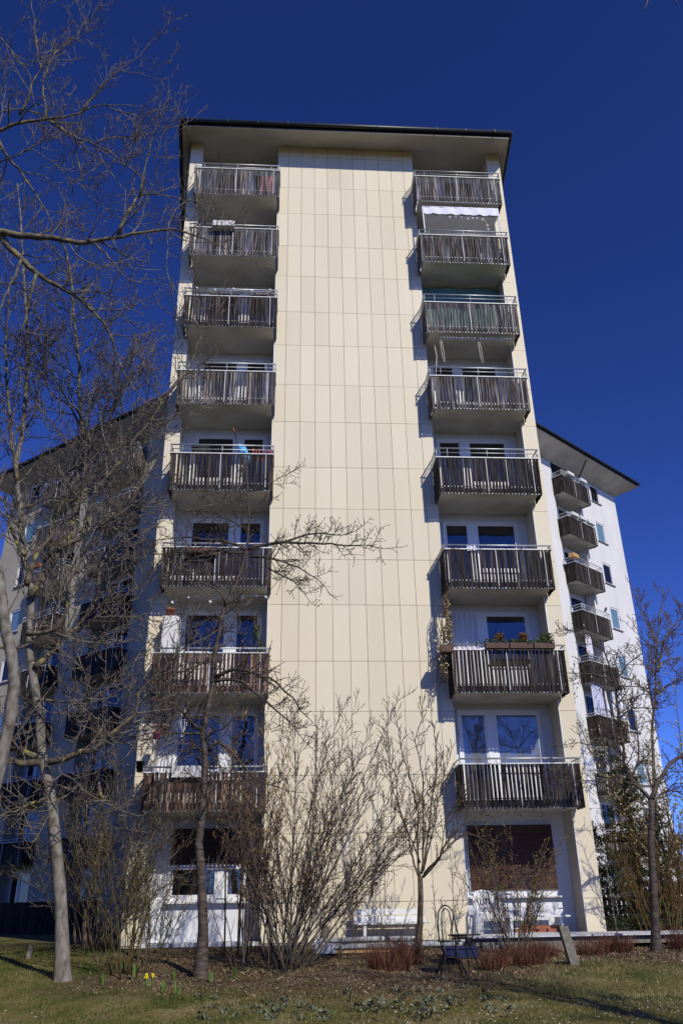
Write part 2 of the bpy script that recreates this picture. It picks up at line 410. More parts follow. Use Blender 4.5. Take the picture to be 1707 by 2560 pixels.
JZ = [23.42, 21.962, 20.775, 19.356, 18.093, 16.667, 15.396, 13.958, 12.671, 11.177, 9.884, 8.383, 7.109, 5.614, 4.355, 2.85, 1.561, .12]
rows = [(Z_TOP, JZ[0])] + list(zip(JZ[:-1], JZ[1:])) + [(JZ[-1], -.66)]
cols = [XPL, -.197] + [-.197 + .4389 * k for k in range(1, 10)] + [XPR]
def panel(x0, x1, z0, z1):
    mb = MB(); v = rng.normal(1, .022); w = rng.normal(0, .006); mb.tone = (min(v, 1.05), min(v - w * .5, 1.05), v - w)
    gap = .0055; yo = rng.normal(0, .0012)
    mb.box(x0 + gap, x1 - gap, yo, .0215 + yo * .1, z0 + gap, z1 - gap)
    return bpart(mb, 'facade_panel', 'panel')
for zt, zb in rows:
    for a, b_ in zip(cols[:-1], cols[1:]): panel(a, b_, zb, zt)
    panel(XL, XLI, zb, zt); panel(XRI, XR, zb, zt)
for x, s in ((XLI, 1), (XRI, -1), (XPL, -1), (XPR, 1)):                # pale metal corner strips
    mb = MB(); mb.box(min(x - .003, x + s * .012), max(x + .003, x + s * .012), -.006, .05, -.66, Z_TOP - .02)
    bpart(mb, 'corner_strip', 'trim')
mb = MB(); mb.box(XPL - .02, XPR + .02, -.012, .03, -.74, -.672); bpart(mb, 'plinth_strip', 'joint')
mb = MB(); mb.box(1.93, 1.96, -.05, 0, .25, .55); mb.box(1.96, 2.06, -.035, -.005, .47, .53); bpart(mb, 'wall_hook', 'rust')

# roof of the tower: soffit falling slightly to the eave, dark fascia and gutter
rf = MB()
i4 = [(XL - .05, -.004, Z_TOP), (XR + .05, -.004, Z_TOP), (XR + .05, 15, Z_TOP), (XL - .05, 15, Z_TOP)]
o4 = [(-3.76, -.87, 23.65), (7.31, -.90, 23.65), (8.9, 15, 23.75), (-5.3, 15, 23.75)]
t4 = [(x, y, 23.93) for x, y, z in o4]
rf.add(i4 + o4, [(0, 1, 5, 4), (1, 2, 6, 5), (3, 0, 4, 7), (0, 3, 2, 1)])
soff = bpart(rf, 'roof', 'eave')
rf = MB(); rf.add(o4 + t4 + [(1.8, 7, 25.2)], [(0, 1, 5, 4), (1, 2, 6, 5), (3, 0, 4, 7), (4, 5, 8), (5, 6, 8), (7, 4, 8)])
fa = rf.build('fascia', 'fascia'); fa.parent = soff
g1 = MB()
for a, b_ in ((0, 1), (0, 3), (1, 2)):
    P0, P1 = Vector(o4[a]), Vector(o4[b_]); n = (P1 - P0).cross(Vector((0, 0, 1))).normalized()
    mid = (P0 + P1) / 2 - Vector((1.8, 7, 0)); n = n if n.dot(mid) > 0 else -n
    g1.tube([P0 + n * .07 + Vector((0, 0, .20)) - (P1 - P0).normalized() * .08, P1 + n * .07 + Vector((0, 0, .20)) + (P1 - P0).normalized() * .08], .075, 8)
    if a == 0 and b_ == 1:
        for k in range(11):
            q = P0.lerp(P1, (k + .5) / 11) + n * .152; g1.box(q.x - .012, q.x + .012, q.y - .01, q.y + .02, q.z + .12, q.z + .235)
gu = g1.build('gutter', 'fascia'); gu.parent = soff

# ---- balconies
slat_left = [300]                                                       # slats still built one by one
rest = MB()                                                             # the others: one part
def one_slat(mb, x0, x1, y0, y1, z0, z1, tone, axis, lean, T):
    mb.tone = tone; mb.box(x0, x1, y0, y1, z0, z1, shear=lean)
def balcony(T, x0, x1, zb, ztop, rails, dep, mat, single, boards=False, mid=.45, brown=1.0, white=True, wallx=0):
    """slab, metal frame, cap rail, upper rails and vertical slats; T maps local (x, y, z) to the world"""
    zc = zb + (1.09 if rails == 2 else ztop - zb - .13)
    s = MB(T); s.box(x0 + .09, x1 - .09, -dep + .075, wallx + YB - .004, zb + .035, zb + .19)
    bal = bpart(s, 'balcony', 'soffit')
    f = MB(T)
    for z in (zb + .215, zb + .012):                                    # pale bars behind the slats
        f.box(x0 + .03, x1 - .03, -dep + .022, -dep + .05, z - .014, z + .014)
    f.box(x0 + .02, x0 + .045, -dep + .05, -.004, zb + .20, zb + .23); f.box(x1 - .045, x1 - .02, -dep + .05, -.004, zb + .20, zb + .23)
    for q in (.16, .5, .84):
        f.box(x0 + (x1 - x0) * q - .014, x0 + (x1 - x0) * q + .014, -dep + .05, -dep + .075, zb + .02, zc)
    o = f.build('frame', 'metal'); o.parent = bal
    c = MB(T)
    c.box(x0 - .025, x1 + .025, -dep - .028, -dep + .045, zc, zc + .028)
    c.box(x0 - .025, x0 + .045, -dep + .046, -.01, zc, zc + .028); c.box(x1 - .045, x1 + .025, -dep + .046, -.01, zc, zc + .028)
    o = c.build('cap_rail', 'cap' if white else 'capold'); o.parent = bal
    h = MB(T)
    def loop(z, r):
        h.tube([(x0, -.01, z), (x0, -dep, z)], r, 6); h.tube([(x0 - r, -dep, z), (x1 + r, -dep, z)], r, 6); h.tube([(x1, -dep, z), (x1, -.01, z)], r, 6)
    loop(ztop, .021)
    if rails == 2: loop(ztop - .135, .012)
    for q in ((.11, .5, .9) if rails == 2 else (.3, .75)):
        xx = x0 + (x1 - x0) * q; h.tube([(xx, -dep, zc + .03), (xx, -dep, ztop)], .011, 5)
    for xx in (x0, x1): h.tube([(xx, -dep, zc + .03), (xx, -dep, ztop)], .014, 5); h.tube([(xx, -.08, zc + .03), (xx, -.08, ztop)], .011, 5)
    o = h.build('handrail', 'metal'); o.parent = bal
    p_ = MB(T); xx = x0 + (x1 - x0) * mid
    p_.box(xx - .007, xx + .007, -dep - .024, -dep - .005, zb + .05, zc - .005)
    o = p_.build('front_post', 'trim'); o.parent = bal; p_ = MB(T)
    xx = x0 + (x1 - x0) * (.93 if mid > .4 else .12); p_.box(xx - .006, xx + .006, -dep - .024, -dep - .005, zb + .05, zc - .005)
    o = p_.build('front_post', 'trim'); o.parent = bal
    pitch, w = (.0915, .065) if not boards else (.105, .097)
    n = int(round((x1 - x0) / pitch)); pitch = (x1 - x0) / n
    spec = []
    for k in range(n):
        xc = x0 + (k + .5) * pitch + rng.normal(0, .003)
        spec.append((xc - w / 2, xc + w / 2, -dep - .003, -dep + .019, 0, rng.normal(0, .007)))
    nd_ = max(2, int(round((dep - .06) / pitch)))
    for xs_ in (x0, x1):
        for k in range(nd_):
            yc = -dep + .07 + (k + .3) * (dep - .08) / nd_
            a, b_ = (xs_ - .004, xs_ + .018) if xs_ == x0 else (xs_ - .018, xs_ + .004)
            spec.append((a, b_, yc - w / 2, yc + w / 2, 1, 0))
    for a, b_, y0, y1, side, lean in spec:
        t = float(np.clip(rng.lognormal(0, .38), .35, 2.2)); br = rng.random()
        tone = (t * brown * (1.12 if br < .3 else 1), t * brown, t * brown * (.9 if br < .3 else 1.02))
        z0 = zb + rng.normal(0, .010); z1 = zc - .004
        if single and slat_left[0] > 0:
            slat_left[0] -= 1
            mb = MB(T); mb.tone = tone; mb.box(a, b_, y0, y1, z0, z1, (lean, 0)); o = mb.build('slat', mat); o.parent = bal
        else:
            rest.T = T; rest.cur = RM.index(mat); rest.tone = tone; rest.box(a, b_, y0, y1, z0, z1, (lean, 0))
    return bal
RM = ['slat_grey', 'slat_dark', 'slat_brown']
ZB = [20.85, 18.25, 15.52, 12.80, 10.08, 7.35, 4.65, 2.00]
ZR = [22.21, 19.57, 16.93, 14.21, 11.47, 8.54, 5.83, 3.10]
ZL = [22.17, 19.50, 16.90, 14.18, 11.45, 8.52, 5.74, 2.96]
FL = [z + .19 for z in ZB] + [-.56]                                     # floor levels
for k in range(7, -1, -1):
    balcony(ident, 4.0, 6.85, ZB[k], ZR[k], 2 if k < 5 else 1, .68, 'slat_dark' if k > 3 else 'slat_grey', True, mid=.48, white=k not in (5, 6), brown=.75 if k in (4, 5, 6, 7) else (.8 if k == 1 else .95))
    balcony(ident, -3.25, -.49, ZB[k], ZL[k], 2 if k < 5 else 1, .68, 'slat_brown' if k > 5 else ('slat_dark' if k in (2, 4, 5) else 'slat_grey'), True, mid=.49, brown=1.15 if k > 5 else 1.0)

# ---- loggia windows: two lights with a white frame in the back wall
def loggia_window(x0, x1, xm0, xm1, k, left, glass=('glass', 'glass'), shut=None):
    soff_z = (ZB[k - 1] if k > 0 else Z_TOP - .25) + .035
    ztop = min(soff_z - .14, FL[k] + 2.34); y = YB
    sill = FL[k] + (.86 if k < 8 else .82)
    door_right = left                                                   # the door light is next to the core
    f = MB()
    zt = ztop
    f.box(x0, x1, y - .045, y + .01, zt - .075, zt)                      # head
    f.box(x0, x0 + .07, y - .045, y + .01, (sill if left or k == 8 else FL[k] + .02), zt - .075)
    f.box(x1 - .07, x1, y - .045, y + .01, (sill if not left or k == 8 else FL[k] + .02), zt - .075)
    f.box(xm0, xm1, y - .045, y + .01, (FL[k] + .02 if k < 8 else sill), zt - .075)
    parts_ = [(x0 + .07, xm0, sill if (left or k == 8) else FL[k] + .10), (xm1, x1 - .07, sill if (not left or k == 8) else FL[k] + .10)]
    for a, b_, zs in parts_: f.box(a, b_, y - .045, y + .01, zs - .07, zs + (.075 if k == 8 else 0))
    if k == 8 and left: f.box(x0 + .002, x1 - .002, y - .095, y - .05, .865, .965)
    w = bpart(f, 'window', 'frame')
    for (a, b_, zs), gm in zip(parts_, glass):
        s = MB()                                                          # sash
        for q in ((a, b_, zs, zs + .055), (a, b_, zt - .13, zt - .075), (a, a + .05, zs + .055, zt - .13), (b_ - .05, b_, zs + .055, zt - .13)):
            s.box(q[0] + .002, q[1] - .002, y - .03, y - .002, q[2], q[3])
        o = s.build('sash', 'frame'); o.parent = w
        p_ = MB(); p_.box(a + .05, b_ - .05, y - .016, y - .008, zs + .055, zt - .13); o = p_.build('pane', gm); o.parent = w
    if k == 8:
        s = MB(); s.box(x0 - .05, x1 + .03, y - .16, y + .0, sill - .105, sill - .07); o = s.build('sill', 'sill'); o.parent = w
    if shut is not None:
        n = int((zt - shut) / .045)
        for j in range(n):
            z = zt - .02 - (j + 1) * .045; s = MB(); s.box(x0 + .03, x1 - .03, y - .085 + (j % 2) * .001, y - .048, z + .004, z + .043)
            o = s.build('shutter_slat', 'shutter'); o.parent = w
    return w
for k in range(8):
    gl = ('glass', 'glass')
    if k == 6: gl = ('glass_curtain', 'glass')
    if k == 7: gl = ('glass_curtain', 'glass_curtain')
    loggia_window(4.30, 6.47, 5.04, 5.27, k, False, gl)
    gl = ('glass', 'glass_dark') if k == 6 else ('glass', 'glass')
    loggia_window(-2.82, -.72, -1.66, -1.42, k, True, gl)
loggia_window(4.30, 6.42, 5.04, 5.27, 8, False, ('glass', 'glass'), shut=.30)
loggia_window(-2.72, -.86, -1.60, -1.39, 8, True, ('glass_dark', 'glass_dark'), shut=.96)
mb = MB(); mb.box(-3.16, -.55, .05, YB - .004, -.9, -.62); bpart(mb, 'loggia_floor', 'slab')
mb = MB(); mb.box(-.84, -.56, YB - .2, YB - .004, -.7, 1.9); bpart(mb, 'wall_pier', 'soffit')

# ---- the two wings
AN = math.radians(39)
def frameR(x, y, z): return (20.3 + math.cos(AN) * x - math.sin(AN) * y * 1.0, 24.74 + math.sin(AN) * x + math.cos(AN) * y, z)
def frameL(x, y, z): return (-16.95 + math.cos(AN) * x + math.sin(AN) * y, 25.6 - math.sin(AN) * x + math.cos(AN) * y, z)
def wing(T, s, bays, plain, win, xin, wallmat, cream_pier, ids):
    """s=-1: outer end at x=0 and the tower at negative x; s=+1 mirrored.  y grows into the house"""
    def X(a, b_): return (min(s * a, s * b_), max(s * a, s * b_))
    w = MB(T); zt = 23.06
    # bays: (a0, a1) loggia openings measured from the outer end
    w.cur = 0
    edges = [0, win[0], win[1]]
    x = X(0, win[0]); w.box(*x, 0, .5, -1.2, zt)
    x = X(win[1], bays[0][0]); w.box(*x, 0, .5, -1.2, zt)
    wz = [(zr - 2.36 + .0, zr - 1.04) for zr in ZR]                       # window heights per storey (sill, head)
    wz = [(z + 2.06, z + 3.34) for z in [zr - 3.0 + .64 for zr in ZR]] if False else [(zr - .30, zr + .98) for zr in ZR]
    zz = sorted([q for a in wz for q in a])
    x = X(win[0], win[1]); prev = -1.2
    for a, b_ in sorted(wz):
        b2 = min(b_, zt - .02); w.box(*x, 0, .5, prev, a); prev = b2
    w.box(*x, 0, .5, prev, zt)
    for i, (a0, a1) in enumerate(bays):
        nxt = bays[i + 1][0] if i + 1 < len(bays) else xin
        w.cur = 0; x = X(a1, nxt); w.box(*x, 0, .6, -1.2, zt)              # pier
        w.cur = 1; x = X(a0, a1); w.box(*x, .6, .9, -1.2, zt)
    w.cur = 0
    x = X(0, .3); w.box(*x, .5, 12, -1.2, zt)                              # gable end
    bpart(w, 'wing_wall', [wallmat, 'loggia' if s < 0 else 'loggia_shaded'])
    for a, b_ in wz:                                                     # windows of the plain wall
        b2 = min(b_, zt - .02); f = MB(T); x0, x1 = X(*win)
        for q in ((x0, x1, a, a + .09), (x0, x1, b2 - .09, b2), (x0, x0 + .09, a + .09, b2 - .09), (x1 - .09, x1, a + .09, b2 - .09)):
            f.box(q[0] + .002, q[1] - .002, .03, .12, q[2] + .002, q[3] - .002)
        wnd = bpart(f, 'window', 'frame')
        p_ = MB(T); p_.box(x0 - .06, x1 + .06, -.07, .03, a - .06, a - .003); o = p_.build('sill', 'concrete'); o.parent = wnd
        p_ = MB(T); p_.box(x0 + .09, x1 - .09, .07, .08, a + .09, b2 - .09)
        o = p_.build('pane', ids[wz.index((a, b_)) % len(ids)]); o.parent = wnd
    for i, (a0, a1) in enumerate(bays):
        x0, x1 = X(a0, a1)
        for k, zr in enumerate(ZR):
            balcony(T, x0 - .10, x1 + .10, ZB[k], zr, 2 if k < 5 else 1, .68, 'slat_dark' if s < 0 else ('slat_grey' if k < 3 else 'slat_dark'), False, boards=k < 6 or s > 0, brown=(.8 if s < 0 else 1.0), wallx=-.15)
        for k in range(9):
            soff_z = ZB[k - 1] if k else zt; zt2 = min(soff_z - .14, FL[k] + 2.3); f = MB(T)
            xa, xb = x0 + .35, x1 - .35; xm = xa + (xb - xa) * .36; zs = FL[k] + .85
            for q in ((xa, xb, zt2 - .09, zt2), (xa, xa + .08, zs, zt2 - .09), (xb - .08, xb, zs, zt2 - .09), (xm - .08, xm + .08, zs, zt2 - .09), (xa, xb, zs - .09, zs)):
                f.box(q[0], q[1], .56, .597, q[2], q[3])
            wnd = bpart(f, 'window', 'frame')
            for a, b_ in ((xa + .08, xm - .08), (xm + .08, xb - .08)):
                p_ = MB(T); p_.box(a, b_, .575, .59, zs, zt2 - .09); o = p_.build('pane', 'glass'); o.parent = wnd
    # eave: soffit rising from the wall to the gutter line
    e = MB(T); L = xin
    ix0, ix1 = X(.0, L); ox0, ox1 = X(-.98, L)
    a = [(ix0, -.002, zt), (ix1, -.002, zt), (ox1, -1.25, 23.6), (ox0, -1.25, 23.6)]
    e.add(a, [(0, 1, 2, 3)])
    ex, eo = (ix1, ox1) if s < 0 else (ix0, ox0)
    e.add([(ex, -.002, zt), (ex, 12, zt), (eo, 12, 23.6), (eo, -1.25, 23.6)], [(0, 1, 2, 3)])
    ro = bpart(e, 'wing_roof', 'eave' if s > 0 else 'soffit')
    e = MB(T)
    e.add([(ox0, -1.25, 23.6), (ox1, -1.25, 23.6), (ox1, -1.25, 23.86), (ox0, -1.25, 23.86), (ox0, 6, 25), (ox1, 6, 25)], [(0, 1, 2, 3), (3, 2, 5, 4)])
    e.add([(eo, -1.25, 23.6), (eo, 12, 23.6), (eo, 12, 23.86), (eo, -1.25, 23.86)], [(0, 1, 2, 3)])
    o = e.build('fascia', 'fascia'); o.parent = ro
    g_ = MB(T); g_.tube([(ox0 - .05, -1.32, 23.80), (ox1 + .05, -1.32, 23.80)], .075, 8)
    o = g_.build('gutter', 'fascia'); o.parent = ro
    if s < 0:
        for xx in (-4.62,):
            d_ = MB(T); d_.tube([(xx - .1, -1.26, 23.75), (xx + .05, -.12, 22.4)], .05, 8); bpart(d_, 'rain_strut', 'fascia')
            d_ = MB(T); d_.tube([(xx + .05, -.10, 22.4), (xx + .05, -.10, -.6)], .05, 8); bpart(d_, 'downpipe', 'metal')
        c_ = MB(T); c_.add([(xx, -1.24, 23.585), (xx + .02, -1.24, 23.585), (xx + .02, -.02, 23.06), (xx, -.02, 23.06)] if False else [(-.99, -1.24, 23.597), (-.97, -1.24, 23.597), (-.97, -.02, 23.07), (-.99, -.02, 23.07)], [(0, 1, 2, 3)])
wing(frameR, -1, [(4.35, 6.92)], None, (1.87, 2.83), 17, 'white', None, ['glass_dark', 'glass_blind', 'glass', 'glass_blind', 'glass_blind', 'glass', 'glass_blind', 'glass'])
wing(frameL, 1, [(4.35, 6.92), (9.1, 11.95)], None, (1.87, 2.83), 17, 'cream_shaded', None, ['glass', 'glass_blind', 'glass', 'glass_blind'])
bpart(rest, 'slats', RM, kind='stuff')
# ------------------------------------------------------------------ things on the balconies
def single(mb, name, mats, label, cat, group=None, base=None):
    """a thing that is one mesh, with its origin at its base"""
    o = mb.build(name, mats); tag(o, label, cat, group)
    vs = np.array(mb.v); c = Vector((float(vs[:, 0].mean()), float(vs[:, 1].mean()), float(vs[:, 2].min())))
    o.data.transform(Matrix.Translation(-c)); o.location = c
    return o
def leafcloud(name, mat, parent, pts, n, size, tones=None, flat=.5):
    """many small leaf faces spread through boxes/blobs given as (cx, cy, cz, rx, ry, rz)"""
    nb = NB(); pts = np.array(pts, float)
    pick = rng.integers(0, len(pts), n); d = rng.normal(0, 1, (n, 3)); d /= np.linalg.norm(d, axis=1, keepdims=True)
    c = pts[pick, :3] + d * pts[pick, 3:] * (rng.random((n, 1)) ** .4)
    a = rng.normal(0, 1, (n, 3)); a /= np.linalg.norm(a, axis=1, keepdims=True); b_ = np.cross(a, rng.normal(0, 1, (n, 3))); b_ /= np.linalg.norm(b_, axis=1, keepdims=True)
    L = size * rng.uniform(.6, 1.4, (n, 1))
    V = np.stack([c - a * L, c + b_ * L * flat, c + a * L, c - b_ * L * flat], 1)
    t = rng.lognormal(0, .35, (n, 1)) * np.ones((1, 3)); nb.quads(V, t)
    return nb.build(name, mat, parent, kind='stuff')

mb = MB(); mb.box(-1.10, -.62, -.655, -.645, 21.02, 21.72); mb.box(-1.02, -.70, -.640, -.63, 20.98, 21.4); single(mb, 'towel', 'rosecloth', 'rose coloured towel hanging behind the slats of the topmost left balcony', 'towel')
t = thing('flower_box', 'pale empty flower box hooked on the rail of the second balcony from the top left', 'flower box', (-2.2, -.8, 19.2))
mb = MB(); mb.box(-2.52, -1.85, -.92, -.72, 19.24, 19.44); part(mb.build('trough', 'sill'), t)
mb = MB()
for x in (-2.4, -2.0): mb.tube([(x, -.70, 19.5), (x, -.80, 19.53), (x, -.80, 19.2)], .012, 5)
part(mb.build('hook', 'dark'), t)
# fairy balls along rails
def balls(name, label, pts, r, wire=None, group=None):
    t = thing(name, label, 'string lights', pts[0], group)
    if wire: mb = MB(); mb.tube(wire, .006, 4); part(mb.build('cable', 'sill'), t)
    for p_ in pts:
        mb = MB(); mb.ball(p_, r); part(mb.build('lamp_ball', 'whitewood'), t)
    return t
balls('string_lights', 'white ball lights along the rail of the third left balcony from the top', [(-2.9 + .55 * k, -.70, 16.86 + .03 * (-1) ** k) for k in range(5)], .045, [(-3.2, -.7, 16.8), (-2.2, -.7, 16.84), (-.6, -.7, 16.82)])
leaf = thing('garland', 'dry leafy garland wound round the rail of the third left balcony from the top', 'garland', (-1.8, -.7, 16.8))
mb = MB(); mb.tube([(-3.2, -.72, 16.74), (-2.4, -.73, 16.70), (-1.4, -.72, 16.75), (-.6, -.72, 16.70)], .008, 4); part(mb.build('stem', 'bark_brown'), leaf)
part(leafcloud('leaves', 'dryleaf', None, [(-2.8 + .3 * k, -.72, 16.72, .2, .04, .06) for k in range(8)], 160, .03), leaf)
# white sunshade roll with scalloped valance, second right balcony
t = thing('awning', 'rolled white awning with scalloped valance under the topmost right balcony', 'awning', (5.4, -.5, 20.7))
mb = MB(); mb.tube([(4.18, -.52, 20.72), (6.72, -.52, 20.72)], .045, 8); part(mb.build('roller', 'trim'), t)
mb = MB(); n = 40; v = []; f = []
for k in range(n + 1):
    x = 4.22 + (2.46) * k / n; d_ = .30 + .035 * abs(math.sin(math.pi * k / 5)); v += [(x, -.56 + .012 * math.sin(k * .8), 20.71), (x, -.58 + .015 * math.sin(k * .8), 20.71 - d_)]
f = [(2 * k, 2 * k + 1, 2 * k + 3, 2 * k + 2) for k in range(n)]; mb.add(v, f); part(mb.build('valance', 'awning'), t)
mb = MB()
for x in (4.2, 6.70): mb.tube([(x, -.54, 20.7), (x + .02, -.58, 19.0)], .022, 6)
part(mb.build('post', 'trim'), t)
mb = MB(); v = [(4.24, -.545, 20.4), (6.66, -.545, 20.4), (6.68, -.57, 19.1), (4.26, -.57, 19.1)]; mb.add(v, [(0, 1, 2, 3)]); part(mb.build('clear_curtain', 'sheet'), t)
balls('string_lights', 'white ball lights hanging under the white awning at the top right', [(5.08, -.5, 20.33), (5.28, -.5, 20.36), (5.48, -.5, 20.34), (5.68, -.5, 20.28), (5.84, -.5, 20.31), (5.98, -.5, 20.31), (6.16, -.5, 20.27), (6.30, -.5, 20.02), (6.31, -.5, 19.84)], .045, [(5.0, -.5, 20.4), (5.5, -.5, 20.39), (6.2, -.5, 20.34), (6.30, -.5, 20.1), (6.31, -.5, 19.84)])
# ropes and blind under the third right balcony
t = thing('rolled_blind', 'slatted roller blind with two hanging cords under the third right balcony from the top', 'blind', (5.4, -.4, 15.4))
mb = MB()
for x0, x1 in ((4.45, 5.55), (5.62, 6.65)):
    for j in range(12): mb.box(x0 + (x1 - x0) * j / 12, x0 + (x1 - x0) * (j + .6) / 12, -.50, -.42, 15.40, 15.46)
part(mb.build('blind_roll', 'cap'), t)
for x in (4.45, 5.60):
    mb = MB(); mb.tube([(x - .02, -.46, 15.42), (x, -.46, 14.9), (x + .04, -.46, 14.56), (x + .08, -.46, 14.6), (x + .06, -.46, 15.0), (x + .02, -.46, 15.42)], .010, 5); part(mb.build('cord', 'rope'), t)
mb = MB(); mb.tube([(4.28, -.3, 15.3), (4.30, -.4, 14.8), (4.24, -.45, 14.3), (4.2, -.4, 13.9)], .012, 5); single(mb, 'rope', 'rope', 'single loose rope hanging left of the blind cords above the fourth right balcony', 'rope')
# net or cloth bits on right balconies
def hung_cloth(name, label, cat, mat, x0, x1, y, z0, z1, amp=.02, group=None, waves=14):
    mb = MB(); v = []; n = 24
    for k in range(n + 1):
        x = x0 + (x1 - x0) * k / n; yy = y + amp * math.sin(k / n * waves)
        v += [(x, yy, z1), (x + .01 * math.sin(k), yy * 1.0 + .01, (z0 + z1) / 2), (x, yy + amp * .5 * math.cos(k), z0 + .02 * math.sin(k * 1.3))]
    f = []
    for k in range(n):
        for j in range(2): f.append((3 * k + j, 3 * k + j + 1, 3 * k + j + 4, 3 * k + j + 3))
    mb.add(v, f); return single(mb, name, mat, label, cat, group)
hung_cloth('curtain', 'white curtain drawn across the left of the flower-box balcony window', 'curtain', 'cloth', 4.36, 5.02, .66, 4.9, 7.1, .035, waves=30)
hung_cloth('towel', 'small white towel over the rail of the plain right balcony below the crack-free slab', 'towel', 'cloth', 4.62, 4.86, -.705, 8.38, 8.52)['label'] = 'small white towel over the rail of the right balcony two above the flower boxes'
hung_cloth('sun_cloth', 'teal cloth hung inside the third right balcony from the top', 'cloth', 'teal', 4.12, 6.70, .42, 16.3, 18.15, .03)
# left fifth balcony: closed parasol, red ribbons, grill table
t = thing('parasol', 'closed light blue parasol with orange tip leaning on the fifth left balcony from the top', 'parasol', (-1.3, -.4, 10.3))
mb = MB(); mb.tube([(-1.25, -.2, 10.3), (-1.45, -.45, 11.5), (-1.6, -.5, 12.05)], .016, 6); part(mb.build('pole', 'dark'), t)
mb = MB(); mb.tube([(-1.58, -.5, 11.98), (-1.62, -.51, 12.12)], [.028, .012], 6); part(mb.build('tip', 'terracotta'), t)
mb = MB(); mb.tube([(-1.18, -.3, 10.9), (-1.28, -.38, 11.25), (-1.36, -.43, 11.5), (-1.44, -.46, 11.62)], [.10, .15, .12, .03], 9); part(mb.build('canopy', 'bluecloth'), t)
for k in range(7):
    x = -1.05 + .085 * k; mb = MB(); mb.box(x, x + .035, -.64 + .01 * (k % 2), -.632 + .01 * (k % 2), 10.98 + .05 * rng.random(), 11.30 + .1 * rng.random())
    single(mb, 'ribbon', 'redcloth', '%s red ribbon hanging in the row beside the blue parasol' % ('leftmost', 'second', 'third', 'middle', 'fifth', 'sixth', 'rightmost')[k], 'ribbon', 'red ribbons beside the blue parasol')
t = thing('table', 'dark folded table leaning behind the rail of the blue parasol balcony', 'table', (-2.4, -.3, 10.3))
mb = MB(); mb.box(-2.75, -2.25, -.5, -.1, 11.50, 11.55); mb.add([(-2.7, -.4, 11.5), (-1.9, -.2, 11.0), (-1.9, -.16, 11.0), (-2.7, -.36, 11.54)], [(0, 1, 2, 3)]); part(mb.build('table_top', 'dark'), t)
mb = MB()
for x in (-2.7, -2.3): mb.tube([(x, -.45, 10.3), (x, -.45, 11.5)], .015, 5); mb.tube([(x, -.15, 10.3), (x, -.15, 11.5)], .015, 5)
part(mb.build('legs', 'dark'), t)
# left sixth balcony: white panels behind the slats and a brown trough
mb = MB()
for k in range(3): mb.box(-3.05 + .62 * k, -2.47 + .62 * k, -.60, -.585, 7.66, 8.38)
single(mb, 'privacy_panel', 'whitewood', 'white board screen behind the slats of the sixth left balcony from the top', 'screen')
t = thing('flower_box', 'long brown trough hung outside the sixth left balcony from the top', 'flower box', (-2.2, -.8, 8.15))
mb = MB(); mb.box(-2.58, -1.85, -.90, -.72, 8.16, 8.32, (0, 0)); part(mb.build('trough', 'brownbox'), t)
mb = MB()
for x in (-2.4, -2.0): mb.tube([(x, -.70, 8.40), (x, -.76, 8.42), (x, -.76, 8.2)], .01, 5)
part(mb.build('hook', 'dark'), t)
balls('string_lights', 'white ball lights strung in an arc under the sixth left balcony from the top', [(-2.95, -.35, 7.02), (-2.55, -.4, 7.14), (-2.0, -.35, 7.04), (-1.85, -.4, 7.16), (-1.5, -.4, 7.16), (-1.2, -.4, 7.14), (-.85, -.4, 7.2), (-.6, -.4, 7.16)], .042, [(-3.1, -.35, 7.2), (-2.95, -.35, 7.06), (-2.4, -.38, 7.2), (-2.0, -.36, 7.08), (-1.5, -.4, 7.2), (-.6, -.4, 7.2)])
# left seventh balcony: white cabinet with terracotta pot
t = thing('cabinet', 'tall white cabinet standing at the left end of the seventh left balcony from the top', 'cabinet', (-2.95, -.3, 4.86))
mb = MB(); mb.box(-3.12, -2.72, -.52, -.12, 4.86, 6.62); part(mb.build('body', 'whitewood'), t)
mb = MB(); mb.box(-3.11, -2.73, -.535, -.523, 4.95, 6.60); part(mb.build('door', 'whitewood'), t)
t = thing('flower_pot', 'terracotta pot on top of the tall white cabinet', 'pot', (-2.98, -.35, 6.62))
mb = MB(); mb.lathe(-2.98, -.35, [(.075, 6.62), (.10, 6.80), (.115, 6.80), (.115, 6.86), (.095, 6.86), (.09, 6.78)], 12); part(mb.build('pot', 'terracotta'), t)
t = thing('side_table', 'white garden table behind the rail of the seventh left balcony from the top', 'table', (-2.3, -.2, 4.86))
mb = MB(); mb.box(-2.65, -1.95, -.5, .3, 5.68, 5.72); part(mb.build('table_top', 'whitewood'), t)
for x in (-2.6, -2.0):
    for y in (-.45, .25): mb = MB(); mb.box(x - .02, x + .02, y - .02, y + .02, 4.86, 5.68); part(mb.build('leg', 'whitewood'), t)
t = thing('climbing_plant', 'grey green shrubby plant in the right corner of the seventh left balcony from the top', 'plant', (-.75, -.3, 4.86))
mb = MB()
for k in range(6): mb.tube([(-.75, -.3, 4.86), (-.72 - .05 * k, -.3 + .03 * k, 5.8), (-.68 - .09 * (k % 3), -.35, 6.5 + .15 * (k % 3))], [.015, .01, .004], 5)
part(mb.build('stems', 'bark_brown'), t); part(leafcloud('leaves', 'plant', None, [(-.8, -.35, 6.3, .14, .12, .28), (-.7, -.35, 5.8, .1, .1, .3)], 120, .05), t)
